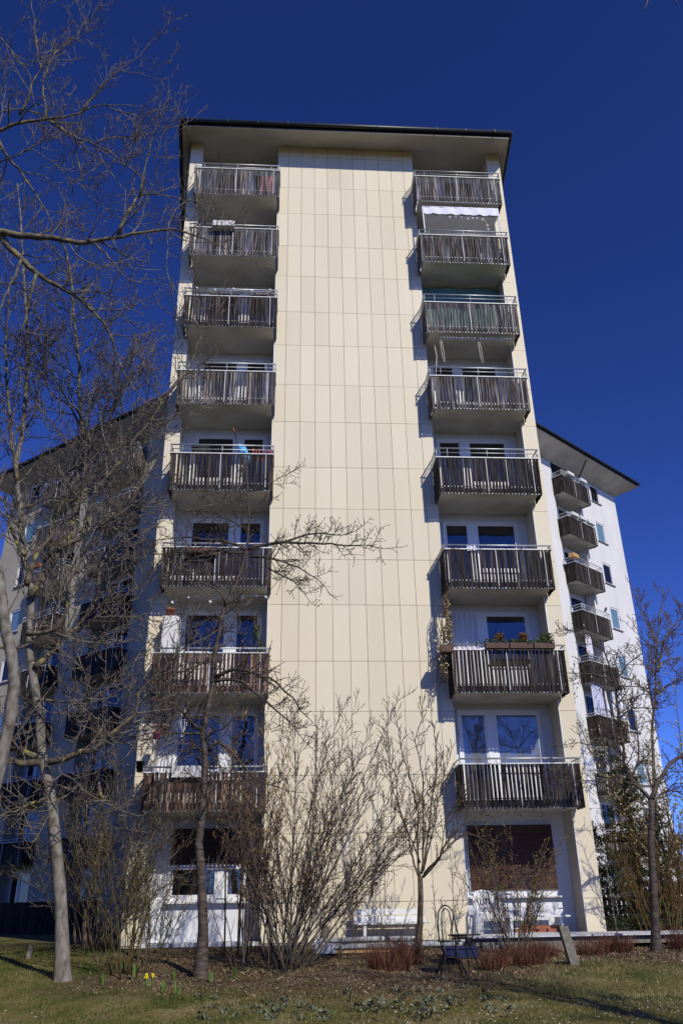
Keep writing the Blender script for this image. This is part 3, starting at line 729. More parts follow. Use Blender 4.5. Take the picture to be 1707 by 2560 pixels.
# left lowest balcony: hanging pots
def hang_pot(name, label, x, y, z, r, mat, ztop, cordmat):
    t = thing(name, label, 'hanging pot', (x, y, z))
    mb = MB(); mb.lathe(x, y, [(r * .7, z), (r, z + r * 1.6), (r * 1.08, z + r * 1.6), (r * 1.08, z + r * 1.9), (r * .9, z + r * 1.9)], 10); part(mb.build('pot', mat), t)
    mb = MB()
    for a in range(3): mb.tube([(x + r * math.cos(a * 2.1), y + r * math.sin(a * 2.1), z + r * 1.8), (x, y, z + r * 5), (x, y, ztop)], .006, 4)
    part(mb.build('cord', cordmat), t); return t
hang_pot('hanging_pot', 'small pink pot hanging at the left end of the lowest left balcony', -3.05, -.55, 3.60, .085, 'pink', 4.66, 'pink')
hang_pot('hanging_pot', 'tan basket pot hanging in the corner behind the small pink pot', -2.95, -.05, 3.80, .12, 'tan', 4.66, 'rope')
hang_pot('hanging_pot', 'white macrame hanger with small glass pot left of the lowest left balcony window', -2.48, -.3, 3.62, .05, 'cloth', 4.66, 'cloth')
t = thing('macrame', 'white knotted macrame net above the glass pot on the lowest left balcony', 'macrame', (-2.48, -.3, 4.0))
mb = MB()
for k in range(6): a = k * math.pi / 3; mb.tube([(-2.48, -.3, 4.5), (-2.48 + .08 * math.cos(a), -.3 + .08 * math.sin(a), 4.2), (-2.48 + .09 * math.cos(a), -.3 + .09 * math.sin(a), 4.0), (-2.48, -.3, 3.75)], .008, 4)
part(mb.build('net', 'cloth'), t)
t = thing('bucket', 'dark grey bucket hung on the left corner of the lowest left balcony rail', 'bucket', (-3.36, -.6, 3.0))
mb = MB(); mb.lathe(-3.34, -.62, [(.07, 2.86), (.10, 3.08), (.11, 3.08), (.11, 3.10), (.08, 3.09)], 10); part(mb.build('pail', 'dark'), t)
mb = MB(); mb.tube([(-3.34, -.62, 3.09), (-3.33, -.66, 3.35), (-3.32, -.68, 3.45)], .008, 4); part(mb.build('hanger', 'dark'), t)
mb = MB(); mb.box(-2.6, -1.85, -.80, -.69, 2.72, 2.97); single(mb, 'planter', 'sill', 'pale wooden planter hung on the rail of the lowest left balcony', 'planter')
mb = MB(); mb.box(-3.1, -1.0, -.45, -.40, 2.2, 2.75); single(mb, 'wind_screen', 'whitewood', 'white screen behind the slats of the lowest left balcony', 'screen')
# right seventh balcony: flower boxes, three round bushes, dried climber
for i, (x0, x1, sh) in enumerate(((4.85, 5.42, 'leftmost brown flower box with trailing green leaves on the lower right balcony rail'), (5.46, 6.02, 'middle brown flower box with one round bush on the lower right balcony rail'), (6.06, 6.58, 'rightmost brown flower box with the green bush on the lower right balcony rail'))):
    t = thing('flower_box', sh, 'flower box', ((x0 + x1) / 2, -.8, 5.68), 'flower boxes on the lower right balcony')
    mb = MB(); mb.box(x0, x1, -.82, -.64, 5.72, 5.86); part(mb.build('trough', 'brownbox'), t)
    part(leafcloud('leaves', 'plant', None, [(x0 + .1, -.75, 5.92, .14, .08, .06), ((x0 + x1) / 2, -.78, 5.90, .2, .08, .05), (x1 - .08, -.78, 5.88, .1, .08, .06)] + ([(4.72, -.7, 5.88, .22, .07, .07)] if i == 0 else []), 220, .028), t)
for x, mt, lb in ((5.22, 'plantbrown', 'brownish round bush in the left flower box'), (5.83, 'plantbrown', 'olive brown round bush in the middle flower box'), (6.42, 'plant', 'broad green bush in the right flower box')):
    t = thing('box_bush', lb + ' of the lower right balcony', 'plant', (x, -.72, 5.84), 'bushes in the flower boxes')
    mb = MB(); mb.tube([(x, -.72, 5.82), (x, -.72, 6.0)], .015, 5); part(mb.build('stem', 'bark_brown'), t)
    part(leafcloud('crown', mt, None, [(x, -.72, 6.02, .13 if mt == 'plantbrown' else .2, .12, .13)], 420, .025), t)
t = thing('dried_climber', 'pale dried climbing plant hanging beside the left edge of the flower-box balcony', 'climbing plant', (3.98, -.4, 5.0))
mb = MB()
for k in range(9):
    x = 3.92 + rng.normal(0, .09); pp = [(x + .1, -.60 + .05 * k, 7.35)]
    for j in range(1, 7): pp.append((x + rng.normal(0, .05) - .03 * j, -.62 + .055 * k + rng.normal(0, .03), 7.35 - .4 * j))
    mb.tube(pp, [.009] * 7, 4)
part(mb.build('stems', 'bark_brown'), t)
part(leafcloud('leaves', 'dryleaf', None, [(3.99, -.55, 6.9, .09, .12, .5), (3.95, -.45, 6.2, .16, .2, .5), (3.85, -.40, 5.5, .2, .25, .45), (4.02, -.6, 6.2, .08, .1, .6)], 900, .036), t)
mb = MB(); mb.box(3.72, 4.02, -.85, -.55, 5.62, 5.80); single(mb, 'plant_trough', 'brownbox', 'brown trough at the left corner of the flower-box balcony holding the climber', 'flower box')
# tables and chairs hinted behind slats of the flower-box balcony
t = thing('balcony_table', 'dark table standing behind the slats of the flower-box balcony', 'table', (5.6, -.1, 4.85))
mb = MB(); mb.box(5.1, 6.1, -.4, .2, 5.52, 5.56); part(mb.build('table_top', 'brownbox'), t)
for x in (5.15, 6.05):
    for y in (-.35, .15): mb = MB(); mb.box(x - .02, x + .02, y - .02, y + .02, 4.85, 5.52); part(mb.build('leg', 'brownbox'), t)
# wings: a few things
def onT(T, mbf, *a): pass
mb = MB(frameL); mb.box(4.5, 5.3, .02, .06, 17.6, 19.6); single(mb, 'green_screen', 'green', 'bright green leafy screen on the left wing beside a pale pier', 'screen')
for x, z, k in ((4.55, 16.9, 'right'), (5.9, 16.9, 'left')):
    t = thing('flower_box', 'orange terracotta flower box at the %s end of a left wing balcony rail' % k, 'flower box', frameL(x, -.75, z), 'terracotta boxes on the left wing')
    mb = MB(frameL); mb.box(x, x + .6, -.85, -.68, z - .04, z + .16); part(mb.build('trough', 'terracotta'), t)
for i, (x, k, lb) in enumerate(((-6.3, 0, 'left one'), (-5.0, 0, 'right one'), (-6.5, 1, 'left one'), (-5.7, 1, 'middle one'), (-4.9, 1, 'right one'))):
    row = ('topmost', 'second')[k]
    t = thing('flower_box', 'pale flower box on the %s right wing balcony, %s' % (row, lb), 'flower box', frameR(x, -.75, ZR[k] - .1), 'pale boxes on right wing balconies')
    mb = MB(frameR); mb.box(x - .32, x + .32, -.88, -.70, ZR[k] - .14, ZR[k] + .04); part(mb.build('trough', 'sill'), t)
    mb = MB(frameR)
    for q in (-.2, .2): mb.tube([(x + q, -.69, ZR[k] + .02), (x + q, -.79, ZR[k] + .05), (x + q, -.79, ZR[k] - .1)], .012, 4)
    part(mb.build('hook', 'dark'), t)
mb = MB(frameR); mb.box(-7.25, -6.7, -.8, -.5, ZR[2] - .1, ZR[2] + .12); single(mb, 'storage_box', 'tan', 'tan box on the left corner rail of the third right wing balcony', 'box')
def wing_cloth(name, label, cat, mat, x0, x1, y, z0, z1):
    mb = MB(frameR); v = []; n = 16
    for k in range(n + 1):
        x = x0 + (x1 - x0) * k / n; v += [(x, y + .05 * math.sin(k * 1.4), z1), (x, y + .06 * math.sin(k * 1.4 + .4), z0)]
    mb.add(v, [(2 * k, 2 * k + 1, 2 * k + 3, 2 * k + 2) for k in range(n)]); return single(mb, name, mat, label, cat)
wing_cloth('curtain', 'pale blue curtain hanging at the left of a low right wing balcony', 'curtain', 'lilac', -6.95, -6.0, -.5, ZR[5] - .1, ZB[4] + .02)
wing_cloth('curtain', 'narrow blue curtain hanging at the right of a low right wing balcony', 'curtain', 'lilac', -4.7, -4.35, -.5, ZR[5] - .1, ZB[4] + .02)
wing_cloth('curtain', 'white net curtain tied below the fourth right wing balcony', 'curtain', 'cloth', -6.7, -6.2, -.45, ZR[4] + .2, ZB[3] + .02)
t = thing('parasol', 'closed white parasol standing on a low right wing balcony between blue curtains', 'parasol', frameR(-5.5, -.2, ZB[5] + .2))
mb = MB(frameR); mb.tube([(-5.5, -.4, ZB[5] + .2), (-5.5, -.4, ZB[4] + .0)], .02, 6); part(mb.build('pole', 'metal'), t)
mb = MB(frameR); mb.tube([(-5.5, -.4, ZR[5] - .2), (-5.5, -.4, ZR[5] + .25), (-5.48, -.4, ZR[5] + .4), (-5.5, -.4, ZR[5] + .9), (-5.5, -.4, ZR[5] + 1.5)], [.13, .08, .10, .06, .02], 8); part(mb.build('canopy', 'cloth'), t)
# bird on a rail of the right wing
t = thing('bird', 'small dark bird perched on the rail of the fourth right wing balcony', 'bird', frameR(-4.6, -.68, ZR[3] + .02))
mb = MB(frameR); q = (-4.6, -.68, ZR[3] + .02)
mb.tube([(q[0] - .16, q[1], q[2] + .02), (q[0] - .08, q[1], q[2] + .09), (q[0] + .02, q[1], q[2] + .17), (q[0] + .07, q[1], q[2] + .25), (q[0] + .10, q[1], q[2] + .31), (q[0] + .14, q[1], q[2] + .32), (q[0] + .20, q[1], q[2] + .315)], [.012, .04, .075, .055, .05, .03, .006], 8); part(mb.build('body', 'dark'), t)
mb = MB(frameR); mb.tube([(q[0], q[1] - .02, q[2]), (q[0], q[1] - .02, q[2] + .1)], .006, 4); mb.tube([(q[0], q[1] + .02, q[2]), (q[0], q[1] + .02, q[2] + .1)], .006, 4); part(mb.build('legs', 'dark'), t)

# ------------------------------------------------------------------ patio and garden furniture
mb = MB(); z = -.56
xs_ = [3.7, 4.8, 5.9, 7.0, 8.2, 9.6]
pat = MB(); pat.box(3.72, 9.6, -1.95, YB - .005, z - .16, z - .02); patio = pat.build('patio', 'concrete'); patio['kind'] = 'structure'
for i in range(len(xs_) - 1):
    for j, (y0, y1) in enumerate(((-2.05, -1.15), (-1.15, -.25), (-.25, .74))):
        if y1 > 0 and xs_[i] < 4.0: continue
        if y1 > 0 and xs_[i + 1] > XRI: continue
        mb = MB(); h = rng.normal(0, .005); mb.box(xs_[i] + .008, xs_[i + 1] - .008, y0 + .008, y1 - .008, z - .018, z + .012 + h); o = mb.build('paving_slab', 'slab'); o.parent = patio
def bench(label, T):
    t = thing('garden_bench', label, 'bench', T(0, 0, 0), 'white garden benches against the house')
    L = .80
    for y, z0 in ((-.30, .30), (-.17, .305), (-.04, .31)): mb = MB(T); mb.box(-L, L, y - .055, y + .055, z0, z0 + .03); part(mb.build('seat_slat', 'whitewood'), t)
    for z0, y in ((.34, .055), (.48, .09)): mb = MB(T); mb.box(-L + .02, L - .02, y, y + .025, z0, z0 + .115, (0, .02)); part(mb.build('back_slat', 'whitewood'), t)
    for x in (-.58, .58):
        mb = MB(T); mb.box(x - .035, x + .035, -.32, -.25, 0, .30); part(mb.build('leg', 'whitewood'), t)
        mb = MB(T); mb.box(x - .035, x + .035, .0, .06, 0, .30); mb.box(x - .03, x + .03, .082, .115, .29, .60, (0, .025)); part(mb.build('back_leg', 'whitewood'), t)
        mb = MB(T); mb.box(x - .03, x + .03, -.25, .0, .22, .295); part(mb.build('bearer', 'whitewood'), t)
def b1(x, y, z): return (2.26 + x * .99, -.40 + y, -.62 + z)
def b2(x, y, z): return (5.55 + x * .98, .18 + y, -.545 + z)
bench('white wooden bench against the cream panel wall behind the thin young tree', b1)
bench('white wooden bench under the brown shuttered window beside the plastic chair', b2)
# monobloc chair
t = thing('plastic_chair', 'white moulded plastic armchair beside the bench under the shuttered window', 'chair', (4.45, -.15, -.548))
def cT(x, y, z): return (4.45 + x, -.15 + y, -.548 + z)
mb = MB(cT); mb.box(-.22, .22, -.22, .2, .40, .425); part(mb.build('seat', 'plastic'), t)
for x in (-.25, .25):
    mb = MB(cT); mb.tube([(x * 1.1, -.25, 0), (x, -.2, .35), (x, -.2, .62), (x, -.02, .64), (x * .95, .2, .62)], [.022, .026, .026, .028, .022], 6); part(mb.build('arm_leg', 'plastic'), t)
    mb = MB(cT); mb.tube([(x * 1.05, .28, 0), (x * .9, .2, .42)], [.02, .028], 6); part(mb.build('leg', 'plastic'), t)
mb = MB(cT)
for k in range(6):
    x = -.165 + .066 * k; mb.tube([(x * .85, .20, .42), (x, .25, .62), (x * 1.05, .30, .80)], .019, 5)
part(mb.build('back_rib', 'plastic'), t)
mb = MB(cT); mb.tube([(-.21, .22, .5), (-.22, .28, .72), (-.16, .31, .83), (0, .32, .86), (.16, .31, .83), (.22, .28, .72), (.21, .22, .5)], .026, 6); part(mb.build('back_rail', 'plastic'), t)
# bistro chair and low round table of black metal
gz = ground_z(-4.9)
t = thing('bistro_chair', 'black metal garden chair with a hooped back standing in the bed', 'chair', (2.72, -4.95, gz))
def sT(x, y, z): return (2.72 + x, -4.95 + y, gz + z)
mb = MB(sT); mb.lathe(2.72 - 2.72, 0, [(.19, .445), (.205, .45), (.205, .462), (.18, .465)], 14); part(mb.build('seat', 'dark'), t)
mb = MB(sT)
mb.tube([(-.17, .02, .46), (-.15, .16, .72), (-.12, .20, .90), (-.06, .21, .975), (0, .21, .995), (.06, .21, .975), (.12, .20, .90), (.15, .16, .72), (.17, .02, .46)], .0125, 6); part(mb.build('back_hoop', 'dark'), t)
mb = MB(sT); mb.tube([(-.08, .15, .46), (-.085, .18, .72), (-.06, .20, .90), (0, .205, .945), (.06, .20, .90), (.085, .18, .72), (.08, .15, .46)], .011, 6); part(mb.build('inner_hoop', 'dark'), t)
for a, b_ in ((-1, -1), (1, -1), (-1, 1), (1, 1)):
    mb = MB(sT); mb.tube([(.13 * a, .13 * b_, .45), (.09 * a, .09 * b_, .25), (.21 * a, .2 * b_, -.02)], .013, 6); part(mb.build('leg', 'dark'), t)
mb = MB(sT); mb.tube([(.1 * math.cos(k * .52), .1 * math.sin(k * .52), .22) for k in range(13)], .008, 5); part(mb.build('leg_ring', 'dark'), t)
gz2 = ground_z(-4.2)
t = thing('low_table', 'low round black metal table beside the hooped garden chair', 'table', (3.12, -4.2, gz2))
def tT(x, y, z): return (3.12 + x, -4.2 + y, gz2 + z)
mb = MB(tT); mb.lathe(0, 0, [(.27, .455), (.29, .46), (.29, .475), (.26, .478)], 18); part(mb.build('table_top', 'dark'), t)
for a in range(3):
    mb = MB(tT); c_, s_ = math.cos(a * 2.09 + .5), math.sin(a * 2.09 + .5); mb.tube([(.20 * c_, .20 * s_, .455), (.12 * c_, .12 * s_, .28), (.27 * c_, .27 * s_, -.02)], .012, 6); part(mb.build('leg', 'dark'), t)
# leaning stone post, stake
gz = ground_z(-4.7)
mb = MB(); mb.box(4.82, 4.97, -4.74, -4.60, gz - .1, gz + .62, (-.14, .03)); single(mb, 'stone_post', 'concrete', 'square concrete post leaning left at the edge of the lawn', 'post')
gz = ground_z(-2.4); mb = MB(); mb.box(-4.85, -4.77, -2.42, -2.36, gz - .05, gz + .26, (.04, .0)); single(mb, 'wooden_stake', 'concrete', 'short grey wooden stake in the grass left of the grey tree', 'stake')
# blue crate, red bricks, log, poles
t = thing('crate', 'dark blue plastic crate on the ground behind the black garden chair', 'crate', (3.2, -3.3, ground_z(-3.3)))
gz = ground_z(-3.3); mb = MB(); mb.box(2.9, 3.5, -3.5, -3.15, gz, gz + .03); 
for q in ((2.9, 3.5, -3.5, -3.48), (2.9, 3.5, -3.17, -3.15), (2.9, 2.92, -3.48, -3.17), (3.48, 3.5, -3.48, -3.17)): mb.box(*q, gz + .03, gz + .17)
part(mb.build('body', 'bluebox'), t)
mb = MB(); mb.box(2.88, 3.52, -3.52, -3.50, gz + .15, gz + .18); mb.box(2.88, 3.52, -3.15, -3.13, gz + .15, gz + .18); part(mb.build('rim', 'bluebox'), t)
for k in range(9):
    mb = MB(); x = 5.05 + .24 * (k % 5) + .1 * (k // 5); zz = -.545 + .072 * (k // 5); mb.box(x, x + .21, -.22 + rng.normal(0, .02), -.11, zz, zz + .068)
    single(mb, 'brick', 'terracotta', 'red brick in the stack under the shuttered window bench, %s' % ('%s, %s row' % (('leftmost', 'second', 'middle', 'fourth', 'rightmost')[k % 5], ('lower', 'upper')[k // 5])), 'brick', 'red bricks under the bench')
mb = MB(); mb.tube([(.74, -1.3, -.72), (.84, -1.28, -.32)], [.09, .085], 9); single(mb, 'log', 'bark_hazel', 'dark upright log standing left of the bench on the cream wall', 'log')
gz = ground_z(-1.6)
for k, (x0, y0, x1, y1, z, r, mt, lb) in enumerate(((.75, -1.6, 2.6, -1.35, .16, .05, 'pole', 'topmost long grey pole lying in front of the bench'), (.65, -1.85, 3.6, -1.6, .06, .05, 'pole', 'longest grey pole lying on the ground under the pole pile'), (.7, -2.1, 2.4, -1.95, .05, .045, 'pole', 'front grey pole of the pile before the bench'), (2.7, -1.7, 4.4, -1.2, .08, .04, 'slab', 'pale round pole running right from the pile to the patio'))):
    mb = MB(); mb.tube([(x0, y0, gz + z), ((x0 + x1) / 2, (y0 + y1) / 2, gz + z + .02), (x1, y1, gz + z + .01)], r, 8); single(mb, 'wooden_pole', mt, lb, 'pole', 'poles piled in front of the bench')
mb = MB(); mb.box(.95, 2.1, -2.40, -2.30, gz - .02, gz + .02); single(mb, 'plank', 'tan', 'thin tan plank lying in front of the grey poles', 'plank')
mb = MB(); mb.box(.55, .95, -2.5, -2.2, gz - .02, gz + .14); mb.box(.6, .75, -2.4, -2.3, gz + .14, gz + .24); single(mb, 'stone_block', 'slab', 'pale stone block at the left end of the pole pile', 'stone')
mb = MB(); mb.box(3.8, 6.3, -2.5, -2.36, ground_z(-2.4) - .03, ground_z(-2.4) + .10); single(mb, 'timber_edging', 'concrete', 'weathered timber edging board lying in front of the patio', 'board')
TREES = {
 'maple': [
  ('t', [(-3.5, -5, -1.04, 0.1235), (-3.56, -4.98, -0.7, 0.115), (-3.66, -4.93, -0.1, 0.1074), (-3.79, -4.89, 0.52, 0.1013), (-3.93, -4.86, 1.06, 0.0967), (-4.06, -4.83, 1.62, 0.0925), (-4.2, -4.8, 2.08, 0.0892), (-4.35, -4.78, 2.44, 0.0867), (-4.44, -4.76, 2.81, 0.0843), (-4.56, -4.73, 3.31, 0.0812), (-4.87, -4.68, 4.32, 0.0752), (-4.94, -4.66, 4.64, 0.0734), (-4.99, -4.64, 5.01, 0.0714), (-5.05, -4.62, 5.49, 0.0689), (-5.09, -4.6, 5.83, 0.0671), (-5.17, -4.6, 5.89, 0.0664), (-5.39, -4.56, 6.65, 0.0625), (-5.53, -4.53, 7.3, 0.0593), (-5.62, -4.52, 7.71, 0.0573), (-5.75, -4.5, 8.12, 0.0553), (-5.85, -4.48, 8.54, 0.0533), (-5.86, -4.47, 8.97, 0.0512), (-5.87, -4.44, 9.57, 0.0484), (-5.92, -4.42, 10.18, 0.0457), (-5.98, -4.4, 10.8, 0.0428), (-6.04, -4.37, 11.45, 0.04), (-6.16, -4.35, 12.13, 0.037), (-6.45, -4.31, 13.53, 0.0309), (-6.7, -4.27, 14.76, 0.0257), (-6.9, -4.24, 15.8, 0.0213), (-7.21, -4.2, 17.17, 0.0157)]),
  ('b', [(-5.03, -4.8, 5.56, 0.0505), (-4.97, -4.79, 5.7, 0.0481), (-4.83, -4.78, 5.95, 0.0456), (-4.67, -4.75, 6.33, 0.043), (-4.49, -4.73, 6.82, 0.0402), (-4.43, -4.71, 7.24, 0.0384), (-4.38, -4.68, 7.7, 0.0365), (-4.35, -4.66, 8.19, 0.0347), (-4.4, -4.64, 8.76, 0.0327), (-4.55, -4.61, 9.49, 0.0304), (-4.69, -4.57, 10.26, 0.028), (-4.86, -4.53, 11.37, 0.0249), (-5, -4.51, 12.04, 0.023), (-5.2, -4.47, 12.96, 0.0205), (-5.33, -4.45, 13.68, 0.0187), (-5.5, -4.42, 14.42, 0.0168), (-5.78, -4.4, 15.13, 0.0149)]),
  ('b', [(-4.73, -4.8, 4.16, 0.0449), (-4.52, -4.64, 4.51, 0.0373), (-4.42, -4.55, 4.72, 0.0347), (-4.29, -4.45, 4.94, 0.0321), (-4.1, -4.32, 5.24, 0.0288), (-3.93, -4.16, 5.66, 0.0252), (-3.89, -4.06, 5.99, 0.0229), (-3.94, -3.98, 6.27, 0.0212), (-3.94, -3.85, 6.71, 0.0185), (-3.76, -3.73, 7.05, 0.0158), (-3.49, -3.6, 7.33, 0.0131)]),
  ('b', [(-4.88, -4.8, 6.31, 0.0397), (-4.67, -4.85, 6.54, 0.0355), (-4.19, -4.92, 6.73, 0.0313), (-4.07, -4.97, 7.02, 0.0294), (-4.02, -5.02, 7.4, 0.0272), (-3.83, -5.1, 7.94, 0.0243), (-3.6, -5.16, 8.26, 0.0224), (-3.33, -5.24, 8.74, 0.0199), (-2.98, -5.32, 9.26, 0.0172), (-2.7, -5.4, 9.79, 0.0147), (-2.41, -5.47, 10.22, 0.0127), (-2.23, -5.5, 10.42, 0.0116), (-2.16, -5.54, 10.71, 0.0105), (-2.01, -5.6, 11.2, 0.0087)]),
  ('b', [(-4.46, -4.6, 7.29, 0.033), (-4.38, -4.5, 7.92, 0.0264), (-4.13, -4.37, 8.72, 0.0212), (-3.96, -4.31, 9.04, 0.0191), (-3.72, -4.23, 9.51, 0.0164), (-3.53, -4.15, 10.01, 0.0139), (-3.28, -4.09, 10.3, 0.012), (-2.99, -4, 10.84, 0.0093)]),
  ('b', [(-4.24, -4.8, 6.94, 0.0202), (-3.92, -4.97, 6.89, 0.0161), (-3.62, -5.18, 7.02, 0.013), (-3.23, -5.43, 7.09, 0.01), (-2.91, -5.62, 7.07, 0.008), (-2.6, -5.8, 6.89, 0.0062)]),
  ('b', [(-4.47, -4.4, 8.87, 0.0304), (-4.48, -4.32, 9.29, 0.0254), (-4.44, -4.25, 9.66, 0.0227), (-4.24, -4.17, 9.98, 0.02), (-4.05, -4.06, 10.48, 0.0168), (-3.9, -3.98, 10.93, 0.0144), (-3.76, -3.9, 11.3, 0.0124), (-3.56, -3.8, 11.85, 0.0096)]),
  ('b', [(-5.74, -4.6, 8.2, 0.0336), (-5.84, -4.67, 8.72, 0.0284), (-5.93, -4.71, 9.06, 0.0263), (-6.03, -4.77, 9.48, 0.0239), (-6.16, -4.85, 10.18, 0.0206), (-6.25, -4.92, 10.74, 0.0182), (-6.31, -4.95, 11.02, 0.0171), (-6.38, -5.02, 11.6, 0.0148), (-6.41, -5.11, 12.39, 0.012), (-6.58, -5.2, 13.2, 0.0092)]),
  ('b', [(-5.26, -4.8, 6.43, 0.0318), (-5.59, -4.6, 6.91, 0.0247), (-5.95, -4.31, 7.67, 0.0188), (-6.21, -4.15, 8.1, 0.0158), (-6.47, -4, 8.51, 0.0131)]),
  ('b', [(-5.47, -4.8, 7.44, 0.0163), (-4.91, -5.01, 7.58, 0.0114), (-4.4, -5.17, 7.48, 0.0089), (-4.03, -5.3, 7.42, 0.0072), (-3.76, -5.4, 7.19, 0.0059)]),
  ('b', [(-4.2, -5, 2.4, 0.0458), (-3.93, -5.03, 2.47, 0.0391), (-3.65, -5.07, 2.54, 0.035), (-3.39, -5.1, 2.59, 0.0317), (-3.28, -5.13, 2.74, 0.0296), (-3.15, -5.15, 2.86, 0.0276), (-2.92, -5.18, 3.05, 0.0246), (-2.71, -5.22, 3.21, 0.022), (-2.69, -5.26, 3.53, 0.0192), (-2.52, -5.29, 3.75, 0.0168), (-2.28, -5.33, 3.97, 0.014), (-2.01, -5.38, 4.26, 0.0108), (-1.85, -5.4, 4.39, 0.0092)]),
  ('b', [(-4.38, -5, 2.4, 0.0457), (-4.62, -5.17, 2.37, 0.0368), (-4.82, -5.32, 2.41, 0.0322), (-4.92, -5.4, 2.45, 0.03), (-5.05, -5.5, 2.51, 0.0273)]),
  ('b', [(-4.43, -5, 2.5, 0.0423), (-4.75, -4.8, 2.65, 0.0331), (-5.09, -4.6, 2.77, 0.0272), (-5.2, -4.53, 2.82, 0.0254), (-5.43, -4.4, 2.93, 0.0221)]),
  ('b', [(-4.14, -5, 1.8, 0.0242), (-4.32, -5.39, 1.65, 0.0166), (-4.44, -5.69, 1.51, 0.0128), (-4.57, -6, 1.41, 0.0096)]),
  ('b', [(-4.52, -5, 3.49, 0.0182), (-4.15, -5.13, 3.46, 0.0141), (-3.92, -5.21, 3.4, 0.0125), (-3.72, -5.28, 3.36, 0.0112), (-3.43, -5.42, 3.53, 0.009), (-3.21, -5.54, 3.73, 0.0072), (-3.08, -5.6, 3.82, 0.0064)]),
  ('b', [(-4.94, -4.9, 4.77, 0.0341), (-4.57, -5, 4.76, 0.0273), (-4.35, -5.07, 4.83, 0.0245), (-4.23, -5.14, 5.01, 0.022), (-4.18, -5.26, 5.38, 0.0183), (-4.19, -5.3, 5.52, 0.017), (-4.16, -5.36, 5.73, 0.0151), (-4.06, -5.42, 5.87, 0.0136), (-3.94, -5.5, 6.1, 0.0114)]),
  ('b', [(-4.89, -4.9, 4.57, 0.0226), (-5.02, -5.24, 4.4, 0.0154), (-5.09, -5.43, 4.33, 0.0128), (-5.16, -5.6, 4.32, 0.0107)]),
  ('b', [(-5.11, -4.8, 5.82, 0.0391), (-5.1, -4.66, 6.36, 0.0328), (-4.97, -4.53, 6.8, 0.0293), (-4.94, -4.42, 7.23, 0.0267), (-4.89, -4.34, 7.54, 0.0249), (-4.81, -4.19, 8.16, 0.0217), (-4.73, -4.08, 8.64, 0.0193), (-4.68, -4, 8.97, 0.0177)]),
  ('b', [(-5.91, -4.3, 9.59, 0.0177), (-5.64, -4.54, 9.86, 0.011), (-5.55, -4.69, 10.07, 0.0084), (-5.57, -4.8, 10.23, 0.0066)]),
  ('b', [(-4.61, -4.4, 9.62, 0.0221), (-5.04, -4.19, 10.35, 0.0151), (-5.52, -4.03, 10.75, 0.0115), (-5.74, -3.91, 11.21, 0.0092), (-5.91, -3.8, 11.68, 0.0071)]),
  ('b', [(-4.69, -4.4, 9.98, 0.0178), (-4.93, -4.57, 10.22, 0.0132), (-5.18, -4.77, 10.57, 0.0098), (-5.36, -5, 11.01, 0.0066)]),
  ('b', [(-4.46, -4.4, 8.9, 0.0174), (-4.19, -4.6, 9.21, 0.0129), (-3.99, -4.78, 9.52, 0.0104), (-3.7, -5.06, 10.02, 0.0071), (-3.68, -5.2, 10.31, 0.0056)]),
  ('b', [(-3.91, -4, 6.01, 0.0165), (-3.57, -4.13, 5.92, 0.0128), (-3.29, -4.31, 5.46, 0.0095), (-3.26, -4.47, 5, 0.0071), (-3.22, -4.6, 4.66, 0.0054)]),
  ('b', [(-3.92, -4.2, 5.64, 0.0162), (-3.71, -4.35, 5.45, 0.0128), (-3.79, -4.54, 5.14, 0.01), (-3.38, -4.8, 5.06, 0.0072), (-3.11, -5, 5.13, 0.0054)]),
  ('b', [(-3.88, -5.2, 2.44, 0.0139), (-3.94, -5.33, 2.23, 0.0107), (-3.65, -5.49, 2.05, 0.0082), (-3.45, -5.61, 1.91, 0.0067), (-3.13, -5.8, 1.7, 0.0046)]),
  ('b', [(-3.62, -5.2, 2.52, 0.014), (-3.47, -5.05, 2.72, 0.0107), (-3.4, -4.92, 2.92, 0.009), (-3.38, -4.77, 3.22, 0.0071), (-3.66, -4.6, 3.49, 0.0052)]),
  ('b', [(-4.18, -5, 2.09, 0.014), (-3.92, -4.81, 2.01, 0.0107), (-3.64, -4.61, 1.98, 0.0087), (-3.31, -4.37, 1.87, 0.0065), (-3.12, -4.2, 1.69, 0.0051)]),
  ('b', [(-4.5, -4.8, 4.22, 0.015), (-4.2, -5.13, 3.86, 0.0095), (-3.9, -5.41, 3.62, 0.0066), (-3.69, -5.6, 3.49, 0.0049)]),
 ],
 'big': [
  ('t', [(-4.52, -6.3, -0.94, 0.115), (-4.63, -6.44, 1.47, 0.1014), (-4.55, -6.47, 1.89, 0.1002), (-4.51, -6.49, 2.41, 0.0988), (-4.47, -6.52, 2.95, 0.0975), (-4.49, -6.54, 3.42, 0.0965), (-4.6, -6.57, 3.89, 0.0955), (-4.74, -6.58, 4.28, 0.0947), (-4.89, -6.61, 4.78, 0.0937), (-4.99, -6.63, 5.2, 0.093), (-5.12, -6.64, 5.56, 0.0923), (-5.48, -6.71, 7.1, 0.09), (-5.89, -6.77, 8.77, 0.0877), (-6.26, -6.83, 10.61, 0.0856), (-6.47, -6.88, 12.11, 0.0841), (-6.5, -6.9, 12.79, 0.0835)]),
